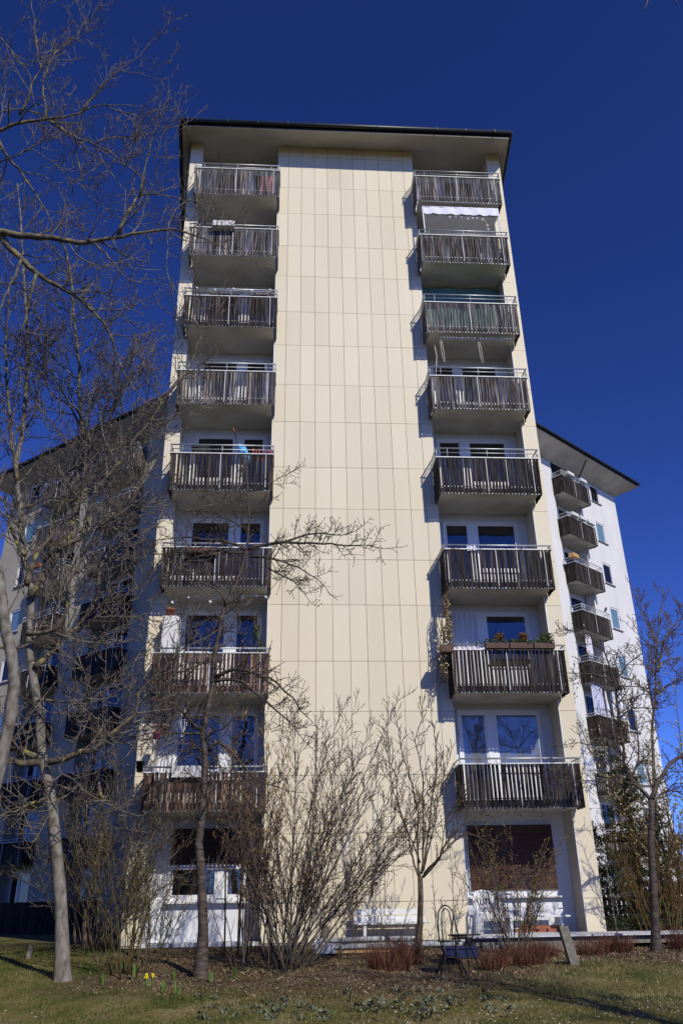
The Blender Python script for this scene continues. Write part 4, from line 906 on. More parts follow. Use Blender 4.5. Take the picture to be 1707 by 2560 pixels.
  ('b', [(-6.53, -6.9, 12.74, 0.075), (-6.31, -6.92, 12.78, 0.0675), (-6.12, -6.94, 12.81, 0.0635), (-5.79, -6.97, 12.73, 0.0577), (-5.13, -7.03, 12.64, 0.0482), (-4.8, -7.06, 12.56, 0.0439), (-4.42, -7.1, 12.44, 0.0392), (-4.16, -7.12, 12.46, 0.0361), (-3.85, -7.15, 12.53, 0.0325), (-3.53, -7.18, 12.58, 0.0291), (-3.16, -7.22, 12.66, 0.025), (-2.72, -7.26, 12.73, 0.0206), (-2.27, -7.3, 12.64, 0.0162), (-1.95, -7.33, 12.5, 0.013), (-1.62, -7.37, 12.29, 0.0097), (-1.3, -7.4, 12.07, 0.0065)]),
  ('b', [(-6.31, -6.9, 12.93, 0.0671), (-6.1, -6.85, 12.73, 0.059), (-5.9, -6.79, 12.5, 0.0536), (-5.63, -6.73, 12.28, 0.0483), (-5.3, -6.65, 11.99, 0.0425), (-4.92, -6.56, 11.79, 0.0372), (-4.57, -6.48, 11.63, 0.0327), (-4.27, -6.41, 11.38, 0.0286), (-4.01, -6.34, 11.12, 0.0249), (-3.77, -6.27, 10.83, 0.0212), (-3.62, -6.19, 10.39, 0.017), (-3.39, -6.09, 9.9, 0.0123), (-3.13, -6, 9.49, 0.0081)]),
  ('b', [(-6.55, -6.9, 12.63, 0.0665), (-6.78, -7.12, 14.09, 0.0456), (-6.75, -7.28, 15.14, 0.0363), (-6.34, -7.36, 15.35, 0.0315), (-6.08, -7.41, 15.49, 0.0286), (-5.78, -7.46, 15.54, 0.0257), (-5.37, -7.53, 15.55, 0.0219), (-5, -7.6, 15.54, 0.0186), (-4.67, -7.66, 15.61, 0.0157), (-4.41, -7.71, 15.76, 0.0132), (-4.15, -7.75, 15.81, 0.0109), (-3.87, -7.8, 15.72, 0.0087)]),
  ('b', [(-4.72, -7.5, 15.8, 0.022), (-4.49, -7.58, 16.21, 0.0169), (-4.19, -7.67, 16.66, 0.0132), (-3.87, -7.75, 16.99, 0.0105), (-3.71, -7.79, 17.15, 0.0093), (-3.49, -7.84, 17.4, 0.0075), (-3.3, -7.9, 17.7, 0.0059)]),
  ('b', [(-5.47, -7.3, 15.84, 0.0221), (-5.67, -7.21, 16.62, 0.0176), (-5.81, -7.13, 17.33, 0.0151), (-5.81, -7.07, 17.9, 0.0134), (-5.7, -7, 18.5, 0.0115), (-5.49, -6.93, 19.01, 0.0098), (-5.31, -6.87, 19.52, 0.0081), (-5.22, -6.8, 20.17, 0.0065)]),
  ('b', [(-6.13, -7.2, 16.05, 0.0268), (-5.95, -7.31, 16.42, 0.0205), (-5.9, -7.41, 16.8, 0.017), (-5.73, -7.51, 17.14, 0.0138), (-5.55, -7.62, 17.52, 0.0107), (-5.4, -7.69, 17.75, 0.0087), (-5.05, -7.8, 17.93, 0.0059)]),
  ('b', [(-5.78, -7.4, 17.29, 0.0182), (-6.02, -7.33, 18.22, 0.0126), (-6.24, -7.27, 19.14, 0.0093), (-6.47, -7.2, 20.1, 0.0064)]),
  ('b', [(-5.35, -7.4, 15.65, 0.0307), (-4.95, -7.5, 15.21, 0.0232), (-4.6, -7.59, 14.9, 0.0192), (-4.23, -7.67, 14.65, 0.0158), (-3.86, -7.76, 14.36, 0.0126), (-3.59, -7.84, 14.02, 0.01), (-3.33, -7.91, 14.04, 0.008), (-3.06, -8, 14.26, 0.0054)]),
  ('b', [(-4.25, -7.6, 14.74, 0.017), (-4.09, -7.55, 14.97, 0.0144), (-3.8, -7.48, 15.14, 0.0121), (-3.43, -7.4, 15.29, 0.0099), (-3.13, -7.32, 15.51, 0.0081), (-2.61, -7.2, 15.91, 0.0054)]),
  ('b', [(-4.16, -7.7, 15.88, 0.0131), (-3.86, -7.78, 15.6, 0.0099), (-3.53, -7.86, 15.42, 0.0079), (-3.25, -7.93, 15.23, 0.0064), (-3.02, -8, 15.32, 0.0051)]),
  ('b', [(-3.6, -7.2, 12.62, 0.0372), (-3.56, -7.14, 13.07, 0.0292), (-3.46, -7.07, 13.53, 0.0237), (-3.31, -7.01, 13.97, 0.0192), (-3.06, -6.95, 14.06, 0.0157), (-2.87, -6.92, 14.09, 0.0131), (-2.58, -6.86, 14.07, 0.0094), (-2.32, -6.8, 14.01, 0.0061)]),
  ('b', [(-3.29, -7.1, 13.87, 0.0215), (-3.25, -7.19, 14.32, 0.0159), (-3.21, -7.26, 14.7, 0.013), (-3.14, -7.37, 15.28, 0.0092), (-3.02, -7.43, 15.56, 0.0074), (-2.91, -7.5, 15.92, 0.0053)]),
  ('b', [(-4.07, -7.2, 12.35, 0.0205), (-3.79, -7.3, 11.98, 0.0141), (-3.52, -7.4, 11.58, 0.01)]),
  ('b', [(-2.62, -7.3, 12.65, 0.0124), (-2.56, -7.12, 13.3, 0.009), (-2.38, -6.98, 13.78, 0.0072), (-2.1, -6.8, 14.25, 0.0053)]),
  ('b', [(-3.01, -7.3, 12.55, 0.0123), (-2.85, -7.39, 12.18, 0.0086), (-2.8, -7.43, 12, 0.0074), (-2.95, -7.5, 11.79, 0.0056)]),
  ('b', [(-6.67, -7, 15.72, 0.0357), (-6.46, -6.92, 15.3, 0.0276), (-6.3, -6.87, 15.04, 0.0241), (-6.05, -6.8, 14.79, 0.0204), (-5.9, -6.75, 14.53, 0.0177), (-5.68, -6.68, 14.25, 0.0145), (-5.37, -6.58, 13.78, 0.0101), (-5.21, -6.5, 13.37, 0.0069)]),
  ('b', [(-5.94, -6.9, 14.64, 0.0131), (-5.55, -7.01, 14.45, 0.0093), (-5.23, -7.1, 14.18, 0.0071), (-4.93, -7.2, 13.77, 0.0051)]),
  ('b', [(-5.63, -6.8, 12.21, 0.0249), (-5.64, -6.91, 11.7, 0.0195), (-5.68, -7.03, 11.2, 0.0159), (-5.7, -7.13, 10.77, 0.0133), (-5.75, -7.2, 10.48, 0.0116)]),
  ('b', [(-5.31, -6.7, 11.94, 0.0249), (-5.39, -6.57, 11.61, 0.0182), (-5.47, -6.39, 11.16, 0.0128), (-5.61, -6.2, 10.71, 0.0082)]),
  ('b', [(-4.53, -6.6, 11.53, 0.0145), (-4.13, -6.73, 11.52, 0.0102), (-3.78, -6.83, 11.32, 0.0078), (-3.24, -7, 11.11, 0.0048)]),
  ('b', [(-4.7, -7.5, 15.04, 0.0129), (-4.66, -7.44, 14.64, 0.0109), (-4.48, -7.36, 14.07, 0.009), (-4.39, -7.3, 13.73, 0.008), (-4.18, -7.25, 13.49, 0.0072), (-3.73, -7.16, 13.21, 0.0058), (-3.49, -7.1, 12.98, 0.005)]),
  ('b', [(-4.24, -7.6, 14.67, 0.0106), (-3.97, -7.72, 14.09, 0.0079), (-3.72, -7.82, 13.68, 0.0065), (-3.46, -7.93, 13.18, 0.0052), (-3.25, -8, 12.99, 0.0044)]),
  ('b', [(-6.93, -7.3, 18.53, 0.0141), (-6.69, -7.25, 18.24, 0.0132), (-6.44, -7.2, 17.89, 0.0125), (-6.2, -7.15, 17.56, 0.012), (-6.06, -7.1, 17.2, 0.0115)]),
  ('b', [(-2.59, -7.3, 12.65, 0.0099), (-2.55, -7.4, 11.98, 0.0072), (-2.47, -7.5, 11.37, 0.0057), (-2.29, -7.6, 10.75, 0.0043)]),
  ('b', [(-6.75, -7.2, 15.96, 0.0133), (-6.59, -7.17, 16.16, 0.0134), (-6.36, -7.12, 16.33, 0.0135), (-6.04, -7.07, 16.36, 0.0136), (-5.57, -7, 16.24, 0.0136)]),
  ('b', [(-6.42, -7, 14.78, 0.0131), (-6.02, -7.09, 14.93, 0.0096), (-5.7, -7.18, 15.09, 0.0077), (-5.45, -7.25, 15.34, 0.0061), (-5.4, -7.3, 15.58, 0.0053)]),
  ('b', [(-6.18, -7, 14.94, 0.0114), (-5.72, -7.15, 15, 0.0088), (-5.23, -7.29, 14.56, 0.0071), (-4.83, -7.41, 14.16, 0.0058), (-4.54, -7.5, 14.04, 0.005)]),
 ],
 'cherry': [
  ('t', [(-1.39, -4.6, -0.95, 0.1054), (-1.38, -4.58, -0.3, 0.0899), (-1.45, -4.57, 0.4, 0.0803), (-1.49, -4.56, 0.77, 0.076), (-1.54, -4.55, 1.07, 0.0727), (-1.51, -4.54, 1.53, 0.068), (-1.5, -4.53, 2.05, 0.063), (-1.5, -4.52, 2.45, 0.0593), (-1.56, -4.51, 2.87, 0.0556), (-1.59, -4.51, 2.9, 0.0553), (-1.55, -4.5, 3.18, 0.0528), (-1.52, -4.5, 3.41, 0.0509), (-1.48, -4.49, 3.67, 0.0488), (-1.44, -4.49, 3.96, 0.0464), (-1.45, -4.48, 4.26, 0.044), (-1.43, -4.48, 4.51, 0.0421), (-1.41, -4.47, 4.71, 0.0405), (-1.37, -4.47, 4.92, 0.0388), (-1.36, -4.46, 5.2, 0.0367), (-1.31, -4.46, 5.41, 0.0351), (-1.24, -4.45, 5.63, 0.0334), (-1.11, -4.45, 5.89, 0.0311), (-0.94, -4.44, 6.5, 0.0265), (-0.89, -4.43, 6.85, 0.024), (-0.87, -4.42, 7.56, 0.0191), (-0.93, -4.41, 8.3, 0.014), (-0.99, -4.4, 8.76, 0.0109)]),
  ('b', [(-0.92, -4.4, 6.76, 0.0375), (-0.57, -4.46, 6.84, 0.0303), (-0.26, -4.52, 6.85, 0.0263), (0.38, -4.64, 6.83, 0.0196), (0.69, -4.69, 6.8, 0.0167), (1, -4.75, 6.73, 0.0139), (1.32, -4.81, 6.69, 0.0113), (1.56, -4.85, 6.69, 0.0093), (1.81, -4.9, 6.61, 0.0073)]),
  ('b', [(-0.16, -4.5, 6.88, 0.025), (0.06, -4.44, 7, 0.0203), (0.29, -4.38, 7.1, 0.0174), (0.55, -4.32, 7.18, 0.0146), (0.88, -4.23, 7.19, 0.0115), (1.21, -4.15, 7.24, 0.0087), (1.42, -4.1, 7.36, 0.0069)]),
  ('b', [(-0.82, -4.4, 6.6, 0.0291), (-0.57, -4.49, 6.55, 0.023), (-0.31, -4.58, 6.46, 0.0191), (-0.09, -4.66, 6.38, 0.0161), (0.19, -4.78, 6.21, 0.0126), (0.43, -4.88, 6, 0.0094), (0.67, -5, 5.75, 0.0063)]),
  ('b', [(-0.44, -4.4, 6.35, 0.0165), (-0.24, -4.51, 6.17, 0.0126), (0.07, -4.68, 5.98, 0.0092), (0.22, -4.8, 5.74, 0.0071), (0.34, -4.9, 5.54, 0.0055)]),
  ('b', [(-0.92, -4.4, 6.76, 0.0292), (-1.21, -4.48, 6.89, 0.0226), (-1.58, -4.58, 6.9, 0.0178), (-1.98, -4.69, 6.9, 0.0135), (-2.42, -4.82, 6.82, 0.0091), (-2.71, -4.9, 6.73, 0.0064)]),
  ('b', [(-0.95, -4.4, 6.69, 0.0249), (-1.34, -4.33, 6.72, 0.0195), (-1.76, -4.25, 6.78, 0.0158), (-2.51, -4.12, 6.79, 0.0104), (-3.16, -4, 6.8, 0.0063)]),
  ('b', [(-1.4, -4.5, 4.04, 0.0385), (-1.23, -4.56, 4.12, 0.0326), (-1.05, -4.61, 4.16, 0.0292), (-0.79, -4.68, 4.11, 0.0252), (-0.59, -4.74, 4.02, 0.0222), (-0.36, -4.8, 3.94, 0.019), (-0.24, -4.85, 3.83, 0.0171), (-0.06, -4.91, 3.68, 0.0145), (0.11, -4.97, 3.55, 0.0122), (0.22, -5.05, 3.29, 0.0092), (0.35, -5.1, 3.15, 0.0073)]),
  ('b', [(-1.4, -4.5, 3.96, 0.0345), (-1.28, -4.53, 4.01, 0.0306), (-1.08, -4.56, 4, 0.0271), (-0.88, -4.6, 3.91, 0.0239), (-0.68, -4.65, 3.76, 0.0207), (-0.48, -4.7, 3.6, 0.0177), (-0.29, -4.75, 3.39, 0.0146), (-0.04, -4.81, 3.21, 0.0115), (0.22, -4.9, 2.86, 0.0073)]),
  ('b', [(-1.44, -4.5, 2.66, 0.0333), (-1.41, -4.53, 2.75, 0.0298), (-1.3, -4.57, 2.8, 0.0271), (-1.16, -4.61, 2.73, 0.0244), (-1.02, -4.66, 2.61, 0.0216), (-0.9, -4.71, 2.48, 0.019), (-0.76, -4.76, 2.33, 0.0163), (-0.59, -4.83, 2.15, 0.0133), (-0.39, -4.9, 2.04, 0.0107), (-0.08, -5, 1.92, 0.0071)]),
  ('b', [(-1.62, -4.5, 3.05, 0.0337), (-1.74, -4.59, 3.11, 0.0275), (-1.89, -4.71, 3.24, 0.0224), (-1.98, -4.82, 3.38, 0.0185), (-2.09, -4.89, 3.44, 0.016), (-2.33, -5.04, 3.45, 0.0115), (-2.57, -5.2, 3.5, 0.0072)]),
  ('b', [(-1.63, -4.5, 2.98, 0.0224), (-1.82, -4.68, 2.96, 0.0169), (-1.98, -4.84, 2.93, 0.0138), (-2.16, -5.01, 2.9, 0.0109), (-2.35, -5.21, 2.9, 0.0081), (-2.49, -5.4, 3.01, 0.0056)]),
  ('b', [(-1.5, -4.5, 4.44, 0.0272), (-1.75, -4.6, 4.25, 0.0204), (-2.01, -4.69, 4.11, 0.0165), (-2.32, -4.8, 4.1, 0.0127), (-2.52, -4.89, 3.9, 0.0098), (-2.72, -5, 3.64, 0.0066)]),
  ('b', [(-0.89, -4.4, 7.72, 0.0128), (-1.24, -4.59, 7.76, 0.0088), (-1.49, -4.75, 7.9, 0.0067), (-1.76, -4.9, 7.89, 0.005)]),
  ('b', [(-0.89, -4.4, 8.12, 0.0129), (-0.61, -4.49, 8.12, 0.0095), (-0.38, -4.59, 8.26, 0.0073), (-0.08, -4.7, 8.39, 0.0051)]),
  ('b', [(-0.91, -4.4, 7.22, 0.0169), (-1.24, -4.27, 7.45, 0.0119), (-1.59, -4.14, 7.69, 0.0087), (-2.01, -4, 7.9, 0.0057)]),
  ('b', [(-1.27, -4.5, 5.51, 0.02), (-1.33, -4.58, 5.68, 0.016), (-1.46, -4.65, 5.78, 0.0137), (-1.81, -4.83, 5.91, 0.0093), (-2.19, -5, 5.97, 0.0055)]),
  ('b', [(-1.43, -4.5, 4.5, 0.0156), (-1.6, -4.65, 4.72, 0.0104), (-1.77, -4.75, 4.81, 0.008), (-1.93, -4.9, 5.05, 0.005)]),
  ('b', [(-1.38, -4.5, 4.77, 0.0157), (-1.24, -4.38, 5.01, 0.0119), (-1.02, -4.27, 5.01, 0.0097), (-0.98, -4.15, 5.3, 0.0077), (-1.1, -4, 5.68, 0.0054)]),
  ('b', [(-1.58, -4.5, 2.81, 0.0149), (-1.41, -4.64, 2.97, 0.0106), (-1.18, -4.78, 3.02, 0.0081), (-1.03, -4.9, 3.14, 0.0062), (-0.93, -5, 3.27, 0.0048)]),
  ('b', [(-1.55, -4.5, 2.63, 0.0148), (-1.7, -4.64, 2.75, 0.0106), (-1.85, -4.76, 2.8, 0.0083), (-2.08, -5, 2.55, 0.0046)]),
 ],
 'magnolia': [
  ('t', [(2.5, -2.6, -0.85, 0.0647), (2.59, -2.6, -0.27, 0.0572), (2.63, -2.6, 0.18, 0.0538), (2.64, -2.6, 0.55, 0.0514)]),
  ('b', [(2.62, -2.6, 0.5, 0.0197), (2.52, -2.64, 0.75, 0.0169), (2.41, -2.72, 1.34, 0.0135), (2.27, -2.79, 1.82, 0.0112), (2.19, -2.85, 2.18, 0.0096), (2.23, -2.88, 2.4, 0.0088), (2.11, -2.92, 2.67, 0.0076), (2.05, -3, 3.3, 0.0054)]),
  ('b', [(2.64, -2.6, 0.52, 0.0237), (2.63, -2.52, 1.11, 0.0182), (2.68, -2.44, 1.73, 0.0147), (2.61, -2.38, 2.23, 0.0122), (2.53, -2.33, 2.65, 0.0103), (2.46, -2.3, 2.9, 0.0092), (2.39, -2.24, 3.44, 0.007), (2.37, -2.2, 3.78, 0.0057)]),
  ('b', [(2.67, -2.6, 0.59, 0.0238), (2.72, -2.64, 1.22, 0.0181), (2.75, -2.68, 1.82, 0.0148), (2.79, -2.71, 2.44, 0.0119), (2.73, -2.73, 2.82, 0.0103), (2.66, -2.75, 3.13, 0.009), (2.82, -2.78, 3.6, 0.0071), (2.89, -2.8, 4, 0.0056)]),
  ('b', [(2.7, -2.6, 0.64, 0.0238), (2.85, -2.5, 1.23, 0.0181), (2.95, -2.42, 1.72, 0.0153), (3.05, -2.34, 2.24, 0.0127), (3.16, -2.28, 2.63, 0.0109), (3.17, -2.22, 3.04, 0.0091), (3.16, -2.1, 3.88, 0.0058)]),
  ('b', [(2.69, -2.6, 0.53, 0.0277), (2.87, -2.67, 0.7, 0.0232), (3.02, -2.73, 0.86, 0.0207), (3.04, -2.76, 0.94, 0.0198), (3.33, -2.9, 1.32, 0.0155), (3.62, -3, 1.54, 0.0126), (3.89, -3.08, 1.61, 0.0105), (4.23, -3.17, 1.63, 0.0081), (4.66, -3.3, 1.58, 0.0051)]),
  ('b', [(2.72, -2.6, 0.59, 0.0198), (3.03, -2.8, 0.9, 0.0143), (3.34, -2.99, 1.21, 0.0109), (3.51, -3.08, 1.3, 0.0095), (3.82, -3.24, 1.16, 0.0072), (4.11, -3.4, 0.98, 0.005)]),
  ('b', [(2.75, -2.6, 0.78, 0.0199), (2.97, -2.54, 1.45, 0.0139), (3.17, -2.48, 2.15, 0.0101), (3.37, -2.44, 2.69, 0.0076), (3.56, -2.4, 3.14, 0.0056)]),
  ('b', [(2.66, -2.6, 0.79, 0.0159), (2.43, -2.68, 1.35, 0.0117), (2.26, -2.74, 1.78, 0.0097), (2.13, -2.81, 2.29, 0.0077), (2.04, -2.9, 2.99, 0.0054)]),
  ('b', [(3.03, -2.8, 0.93, 0.0119), (3.25, -2.66, 1.61, 0.0079), (3.59, -2.57, 1.96, 0.0063), (3.78, -2.5, 2.32, 0.005)]),
 ],
 'fruit': [
  ('t', [(7, -3, -0.83, 0.0909), (7.11, -3, -0.06, 0.0779), (7.19, -3, 0.58, 0.0716), (7.25, -3, 1.12, 0.067), (7.36, -3, 1.57, 0.0635), (7.4, -3, 1.89, 0.0612)]),
  ('b', [(7.4, -3, 1.89, 0.0326), (7.25, -3.03, 2.02, 0.0294), (7.09, -3.07, 2.21, 0.0271), (6.99, -3.09, 2.33, 0.0258), (6.93, -3.13, 2.63, 0.0236), (6.91, -3.17, 2.88, 0.022), (6.9, -3.23, 3.3, 0.0195), (6.9, -3.28, 3.65, 0.0177), (6.9, -3.31, 3.91, 0.0164), (6.91, -3.35, 4.17, 0.0151), (6.84, -3.4, 4.56, 0.0132), (6.76, -3.44, 4.81, 0.0119), (6.61, -3.48, 5.06, 0.0106), (6.39, -3.52, 5.25, 0.0092), (6.2, -3.55, 5.34, 0.0083), (5.96, -3.57, 5.29, 0.0073), (5.75, -3.6, 5.26, 0.0064)]),
  ('b', [(6.95, -3.3, 4.27, 0.017), (7.33, -3.09, 4.66, 0.011), (7.71, -2.92, 4.92, 0.0079), (8.01, -2.8, 5.03, 0.0058)]),
  ('b', [(6.92, -3.3, 4.22, 0.017), (6.64, -3.43, 4.29, 0.0126), (6.35, -3.55, 4.35, 0.0098), (5.99, -3.7, 4.35, 0.0071), (5.74, -3.8, 4.31, 0.0054)]),
  ('b', [(6.91, -3.2, 3.48, 0.0168), (7.22, -3.09, 3.69, 0.0123), (7.36, -3.04, 3.74, 0.011), (7.77, -2.91, 3.77, 0.0079), (8.11, -2.8, 3.81, 0.0056)]),
  ('b', [(7.41, -3, 1.91, 0.0449), (7.63, -2.91, 2.2, 0.0367), (7.83, -2.84, 2.42, 0.0327), (8.06, -2.76, 2.65, 0.0289), (8.29, -2.7, 2.78, 0.0261), (8.47, -2.66, 2.81, 0.0242), (8.73, -2.6, 2.91, 0.0215)]),
  ('b', [(7.35, -3, 1.96, 0.0204), (7.05, -3.16, 2.17, 0.0159), (6.45, -3.39, 2.21, 0.0119), (5.67, -3.69, 2.19, 0.0076), (5.13, -3.9, 2.18, 0.005)]),
  ('b', [(6.98, -3.1, 2.72, 0.0166), (6.66, -3.27, 2.9, 0.0119), (6.35, -3.4, 2.93, 0.0095), (6.04, -3.53, 2.92, 0.0076), (5.63, -3.7, 2.9, 0.0052)]),
  ('b', [(7.08, -3, 2.34, 0.0206), (7.38, -2.87, 2.84, 0.0143), (7.44, -2.78, 3.21, 0.0115), (7.47, -2.69, 3.59, 0.009), (7.52, -2.6, 3.98, 0.0066)]),
  ('b', [(6.97, -3.2, 4.19, 0.0128), (7.29, -3.14, 4.2, 0.0095), (7.69, -3.06, 4.18, 0.0069), (7.99, -3, 4.14, 0.0052)]),
  ('b', [(6.95, -3.2, 3.84, 0.0127), (7.25, -3.1, 3.9, 0.0092), (7.5, -3.01, 4.03, 0.0073), (7.83, -2.9, 4.07, 0.0052)]),
  ('b', [(6.95, -3.1, 3.22, 0.0105), (6.63, -3.27, 3.33, 0.0074), (6.5, -3.35, 3.21, 0.0065), (6.59, -3.5, 2.99, 0.0049)]),
  ('b', [(7.4, -3, 1.79, 0.0204), (7.76, -2.78, 2.07, 0.0139), (8.02, -2.66, 2.11, 0.0114), (8.34, -2.5, 2.05, 0.0084)]),
 ],
 'backtree': [
  ('t', [(14.47, 14, 1.08, 0.1096), (14.83, 14.1, 3.28, 0.0808), (15.19, 14.19, 5.3, 0.0651), (15.42, 14.25, 6.7, 0.0555), (15.87, 14.31, 8.17, 0.0463), (16.1, 14.36, 9.3, 0.0396), (16.54, 14.42, 10.88, 0.0307), (16.82, 14.46, 11.89, 0.0251), (17.11, 14.48, 12.52, 0.0217), (17.21, 14.5, 13.11, 0.0185)]),
  ('b', [(16.1, 14.2, 9.07, 0.0525), (16.41, 13.98, 10.16, 0.0355), (16.87, 13.82, 10.89, 0.0275), (17.49, 13.67, 11.43, 0.0207), (17.81, 13.6, 11.61, 0.0178)]),
  ('b', [(16.24, 14.2, 10.42, 0.0356), (16.2, 14.43, 11.36, 0.0231), (16.05, 14.59, 11.94, 0.0177), (15.96, 14.72, 12.47, 0.0135), (16, 14.8, 12.82, 0.0111)]),
  ('b', [(16.16, 14.2, 10.18, 0.0355), (15.65, 13.97, 10.46, 0.0183), (15.32, 13.8, 10.68, 0.0106)]),
  ('b', [(15.56, 14.1, 7.39, 0.0427), (15.42, 13.85, 8.61, 0.0244), (15.53, 13.71, 9.32, 0.0177), (15.7, 13.6, 9.85, 0.013)]),
  ('b', [(16.17, 14.2, 9.41, 0.0351), (17, 14.54, 9.78, 0.019), (17.67, 14.8, 9.85, 0.0108)]),
  ('b', [(15.85, 14.2, 8.14, 0.0346), (16.43, 13.79, 8.52, 0.0179), (16.86, 13.5, 8.74, 0.0103)]),
 ],
 'peel': [
  ('t', [(-4.42, 0.8, -0.94, 0.0709), (-4.51, 0.83, -0.42, 0.0602), (-4.5, 0.86, 0.13, 0.0533), (-4.41, 0.89, 0.71, 0.0472), (-4.36, 0.94, 1.6, 0.0392), (-4.4, 0.97, 2.22, 0.0342), (-4.58, 1, 2.86, 0.0293)]),
  ('b', [(-4.48, 0.8, 0.13, 0.0182), (-4.55, 0.65, 0.99, 0.0138), (-4.64, 0.5, 1.87, 0.011), (-4.7, 0.4, 2.47, 0.0094)]),
  ('b', [(-4.41, 0.9, 0.71, 0.0232), (-4.1, 0.76, 1.28, 0.0165), (-3.98, 0.63, 1.87, 0.0127), (-3.95, 0.5, 2.48, 0.0095)]),
  ('b', [(-4.43, 0.9, 0.85, 0.0186), (-4.74, 0.79, 1.29, 0.0149), (-4.91, 0.66, 1.89, 0.0122), (-4.9, 0.5, 2.64, 0.0095)]),
 ],
}
# ------------------------------------------------------------------ trees and shrubs
UPV = np.array([0, 0, 1.0])
def smooth_poly(P, r, step):
    """resample a polyline with a light Catmull-Rom so limbs bend rather than kink"""
    P = np.asarray(P, float); r = np.asarray(r, float)
    Q = np.vstack([2 * P[0] - P[1], P, 2 * P[-1] - P[-2]]); out = []; ro = []
    for i in range(len(P) - 1):
        a, b_, c, d = Q[i], Q[i + 1], Q[i + 2], Q[i + 3]; n = max(1, int(np.linalg.norm(c - b_) / step))
        for k in range(n):
            t = k / n
            out.append(.5 * ((2 * b_) + (c - a) * t + (2 * a - 5 * b_ + 4 * c - d) * t * t + (-a + 3 * b_ - 3 * c + d) * t ** 3)); ro.append(r[i] + (r[i + 1] - r[i]) * t)
    out.append(P[-1]); ro.append(r[-1]); return np.array(out), np.array(ro)
def rand_perp(d):
    v = rng.normal(0, 1, 3); v -= d * (v @ d); return v / (np.linalg.norm(v) + 1e-9)
class Grower:
    def __init__(s, up=.12, wob=.18, ang=(35, 65), sides=3, yflat=.8, rmin=.0062, sub=.6): s.rmin = rmin; s.sub = sub; s.tw = NB(); s.tips = []; s.up = up; s.wob = wob; s.ang = ang; s.sides = sides; s.yflat = yflat
    def shoot(s, p, d, L, r, level, spacing, ratio=.55, nseg=6):
        P = [p]; step = L / nseg; d = d / np.linalg.norm(d)
        for k in range(nseg):
            d = d + rng.normal(0, s.wob, 3) * .6 + UPV * s.up * (k / nseg + .3); d /= np.linalg.norm(d); P.append(P[-1] + d * step)
        P = np.array(P); R_ = np.linspace(r, max(r * .5, s.rmin * .62), nseg + 1)
        s.tw.tube(P, R_, s.sides if r < .012 else 4)
        s.tips.append((P[-1], d))
        if level > 0: s.along(P, R_, level, spacing, L * ratio, start=.2)
    def along(s, P, R_, level, spacing, L, start=.1, end=1.0):
        seg = np.linalg.norm(P[1:] - P[:-1], axis=1); tot = seg.sum(); cum = np.concatenate([[0], np.cumsum(seg)])
        x = tot * start + rng.random() * spacing
        while x < tot * end:
            i = min(np.searchsorted(cum, x) - 1, len(P) - 2); i = max(i, 0); t = (x - cum[i]) / (seg[i] + 1e-9)
            p = P[i] + (P[i + 1] - P[i]) * t; d = (P[i + 1] - P[i]) / (seg[i] + 1e-9); rr = R_[i]
            a = math.radians(rng.uniform(*s.ang)); v = rand_perp(d); v[1] *= s.yflat; v = v + UPV * .25
            nd_ = d * math.cos(a) + v * math.sin(a)
            l = L * rng.uniform(.45, 1.25) * (1 - .35 * x / tot)
            s.shoot(p, nd_, l, max(min(rr * .6, .010 + .006 * (level - 1)) * rng.uniform(.7, 1), s.rmin), level - 1, spacing * s.sub, nseg=6 if level > 1 else 4)
            x += spacing * rng.uniform(.55, 1.45)
def bud_mesh(tips, size, n=None, hang=0, jitter=0):
    """small pointed buds or hanging catkins at twig ends"""
    nb = NB()
    for p, d in tips:
        if hang:
            q = p + rng.normal(0, jitter, 3); L = hang * rng.uniform(.6, 1.3)
            nb.tube(np.array([q, q + np.array([rng.normal(0, .006), rng.normal(0, .006), -L * .5]), q + np.array([rng.normal(0, .012), rng.normal(0, .012), -L])]), np.array([size * .6, size, size * .5]), 3)
        else:
            L = size * 2.2 * rng.uniform(.7, 1.3); nb.tube(np.array([p, p + d * L * .5, p + d * L]), np.array([size * .5, size, size * .15]), 4)
    return nb
def traced_tree(key, name, label, bark, twigmat, budmat, spacing, L, level, minr=.004, group=None, trunk_to=None, up=.12, ang=(35, 65), bud=.008, trunk_from=.45, limbmat=None, wob=.18, flare=1.35, rs=1.0, twl=.55, rmin=.0075):
    limbs = TREES[key]; base = limbs[0][1][0]; gz = ground_z(base[1])
    t = thing(name, label, 'tree', (base[0], base[1], gz), group)
    G = Grower(up=up, ang=ang, wob=wob, sub=twl, rmin=rmin)
    P, R_ = smooth_poly([p[:3] for p in limbs[0][1]], [p[3] for p in limbs[0][1]], .25)
    base_pts = np.array([[P[0][0], P[0][1], gz - .15]]); P = np.vstack([base_pts, P]); R_ = np.concatenate([[R_[0] * flare * 1.1], R_]); R_[1] *= flare * .97; R_[2] *= 1 + (flare - 1) * .3
    R_ = R_ * (1 + rng.normal(0, .03, len(R_)))
    mb = MB(); mb.tube([tuple(p) for p in P], list(R_), 12); part(mb.build('trunk', bark), t)
    G.along(P, R_, level, spacing * 1.2, L, start=trunk_from)
    for kind, pts in limbs[1:]:
        Q, S = smooth_poly([p[:3] for p in pts], [p[3] for p in pts], .16)
        Q[1:-1] += rng.normal(0, .012, (len(Q) - 2, 3)); S = np.maximum(S * rs, minr)
        mb = MB(); mb.tube([tuple(p) for p in Q], list(S), 7 if S[0] > .02 else 5); part(mb.build('branch', limbmat or bark), t)
        G.along(Q, S, level, spacing, L, start=.12); G.shoot(Q[-1], Q[-1] - Q[-2], L * .8, S[-1], max(level - 1, 0), spacing)
    part(G.tw.build('twigs', twigmat, kind='stuff', smooth=True), t)
    if budmat: part(bud_mesh(G.tips, bud).build('buds', budmat, kind='stuff'), t)
    return t, G
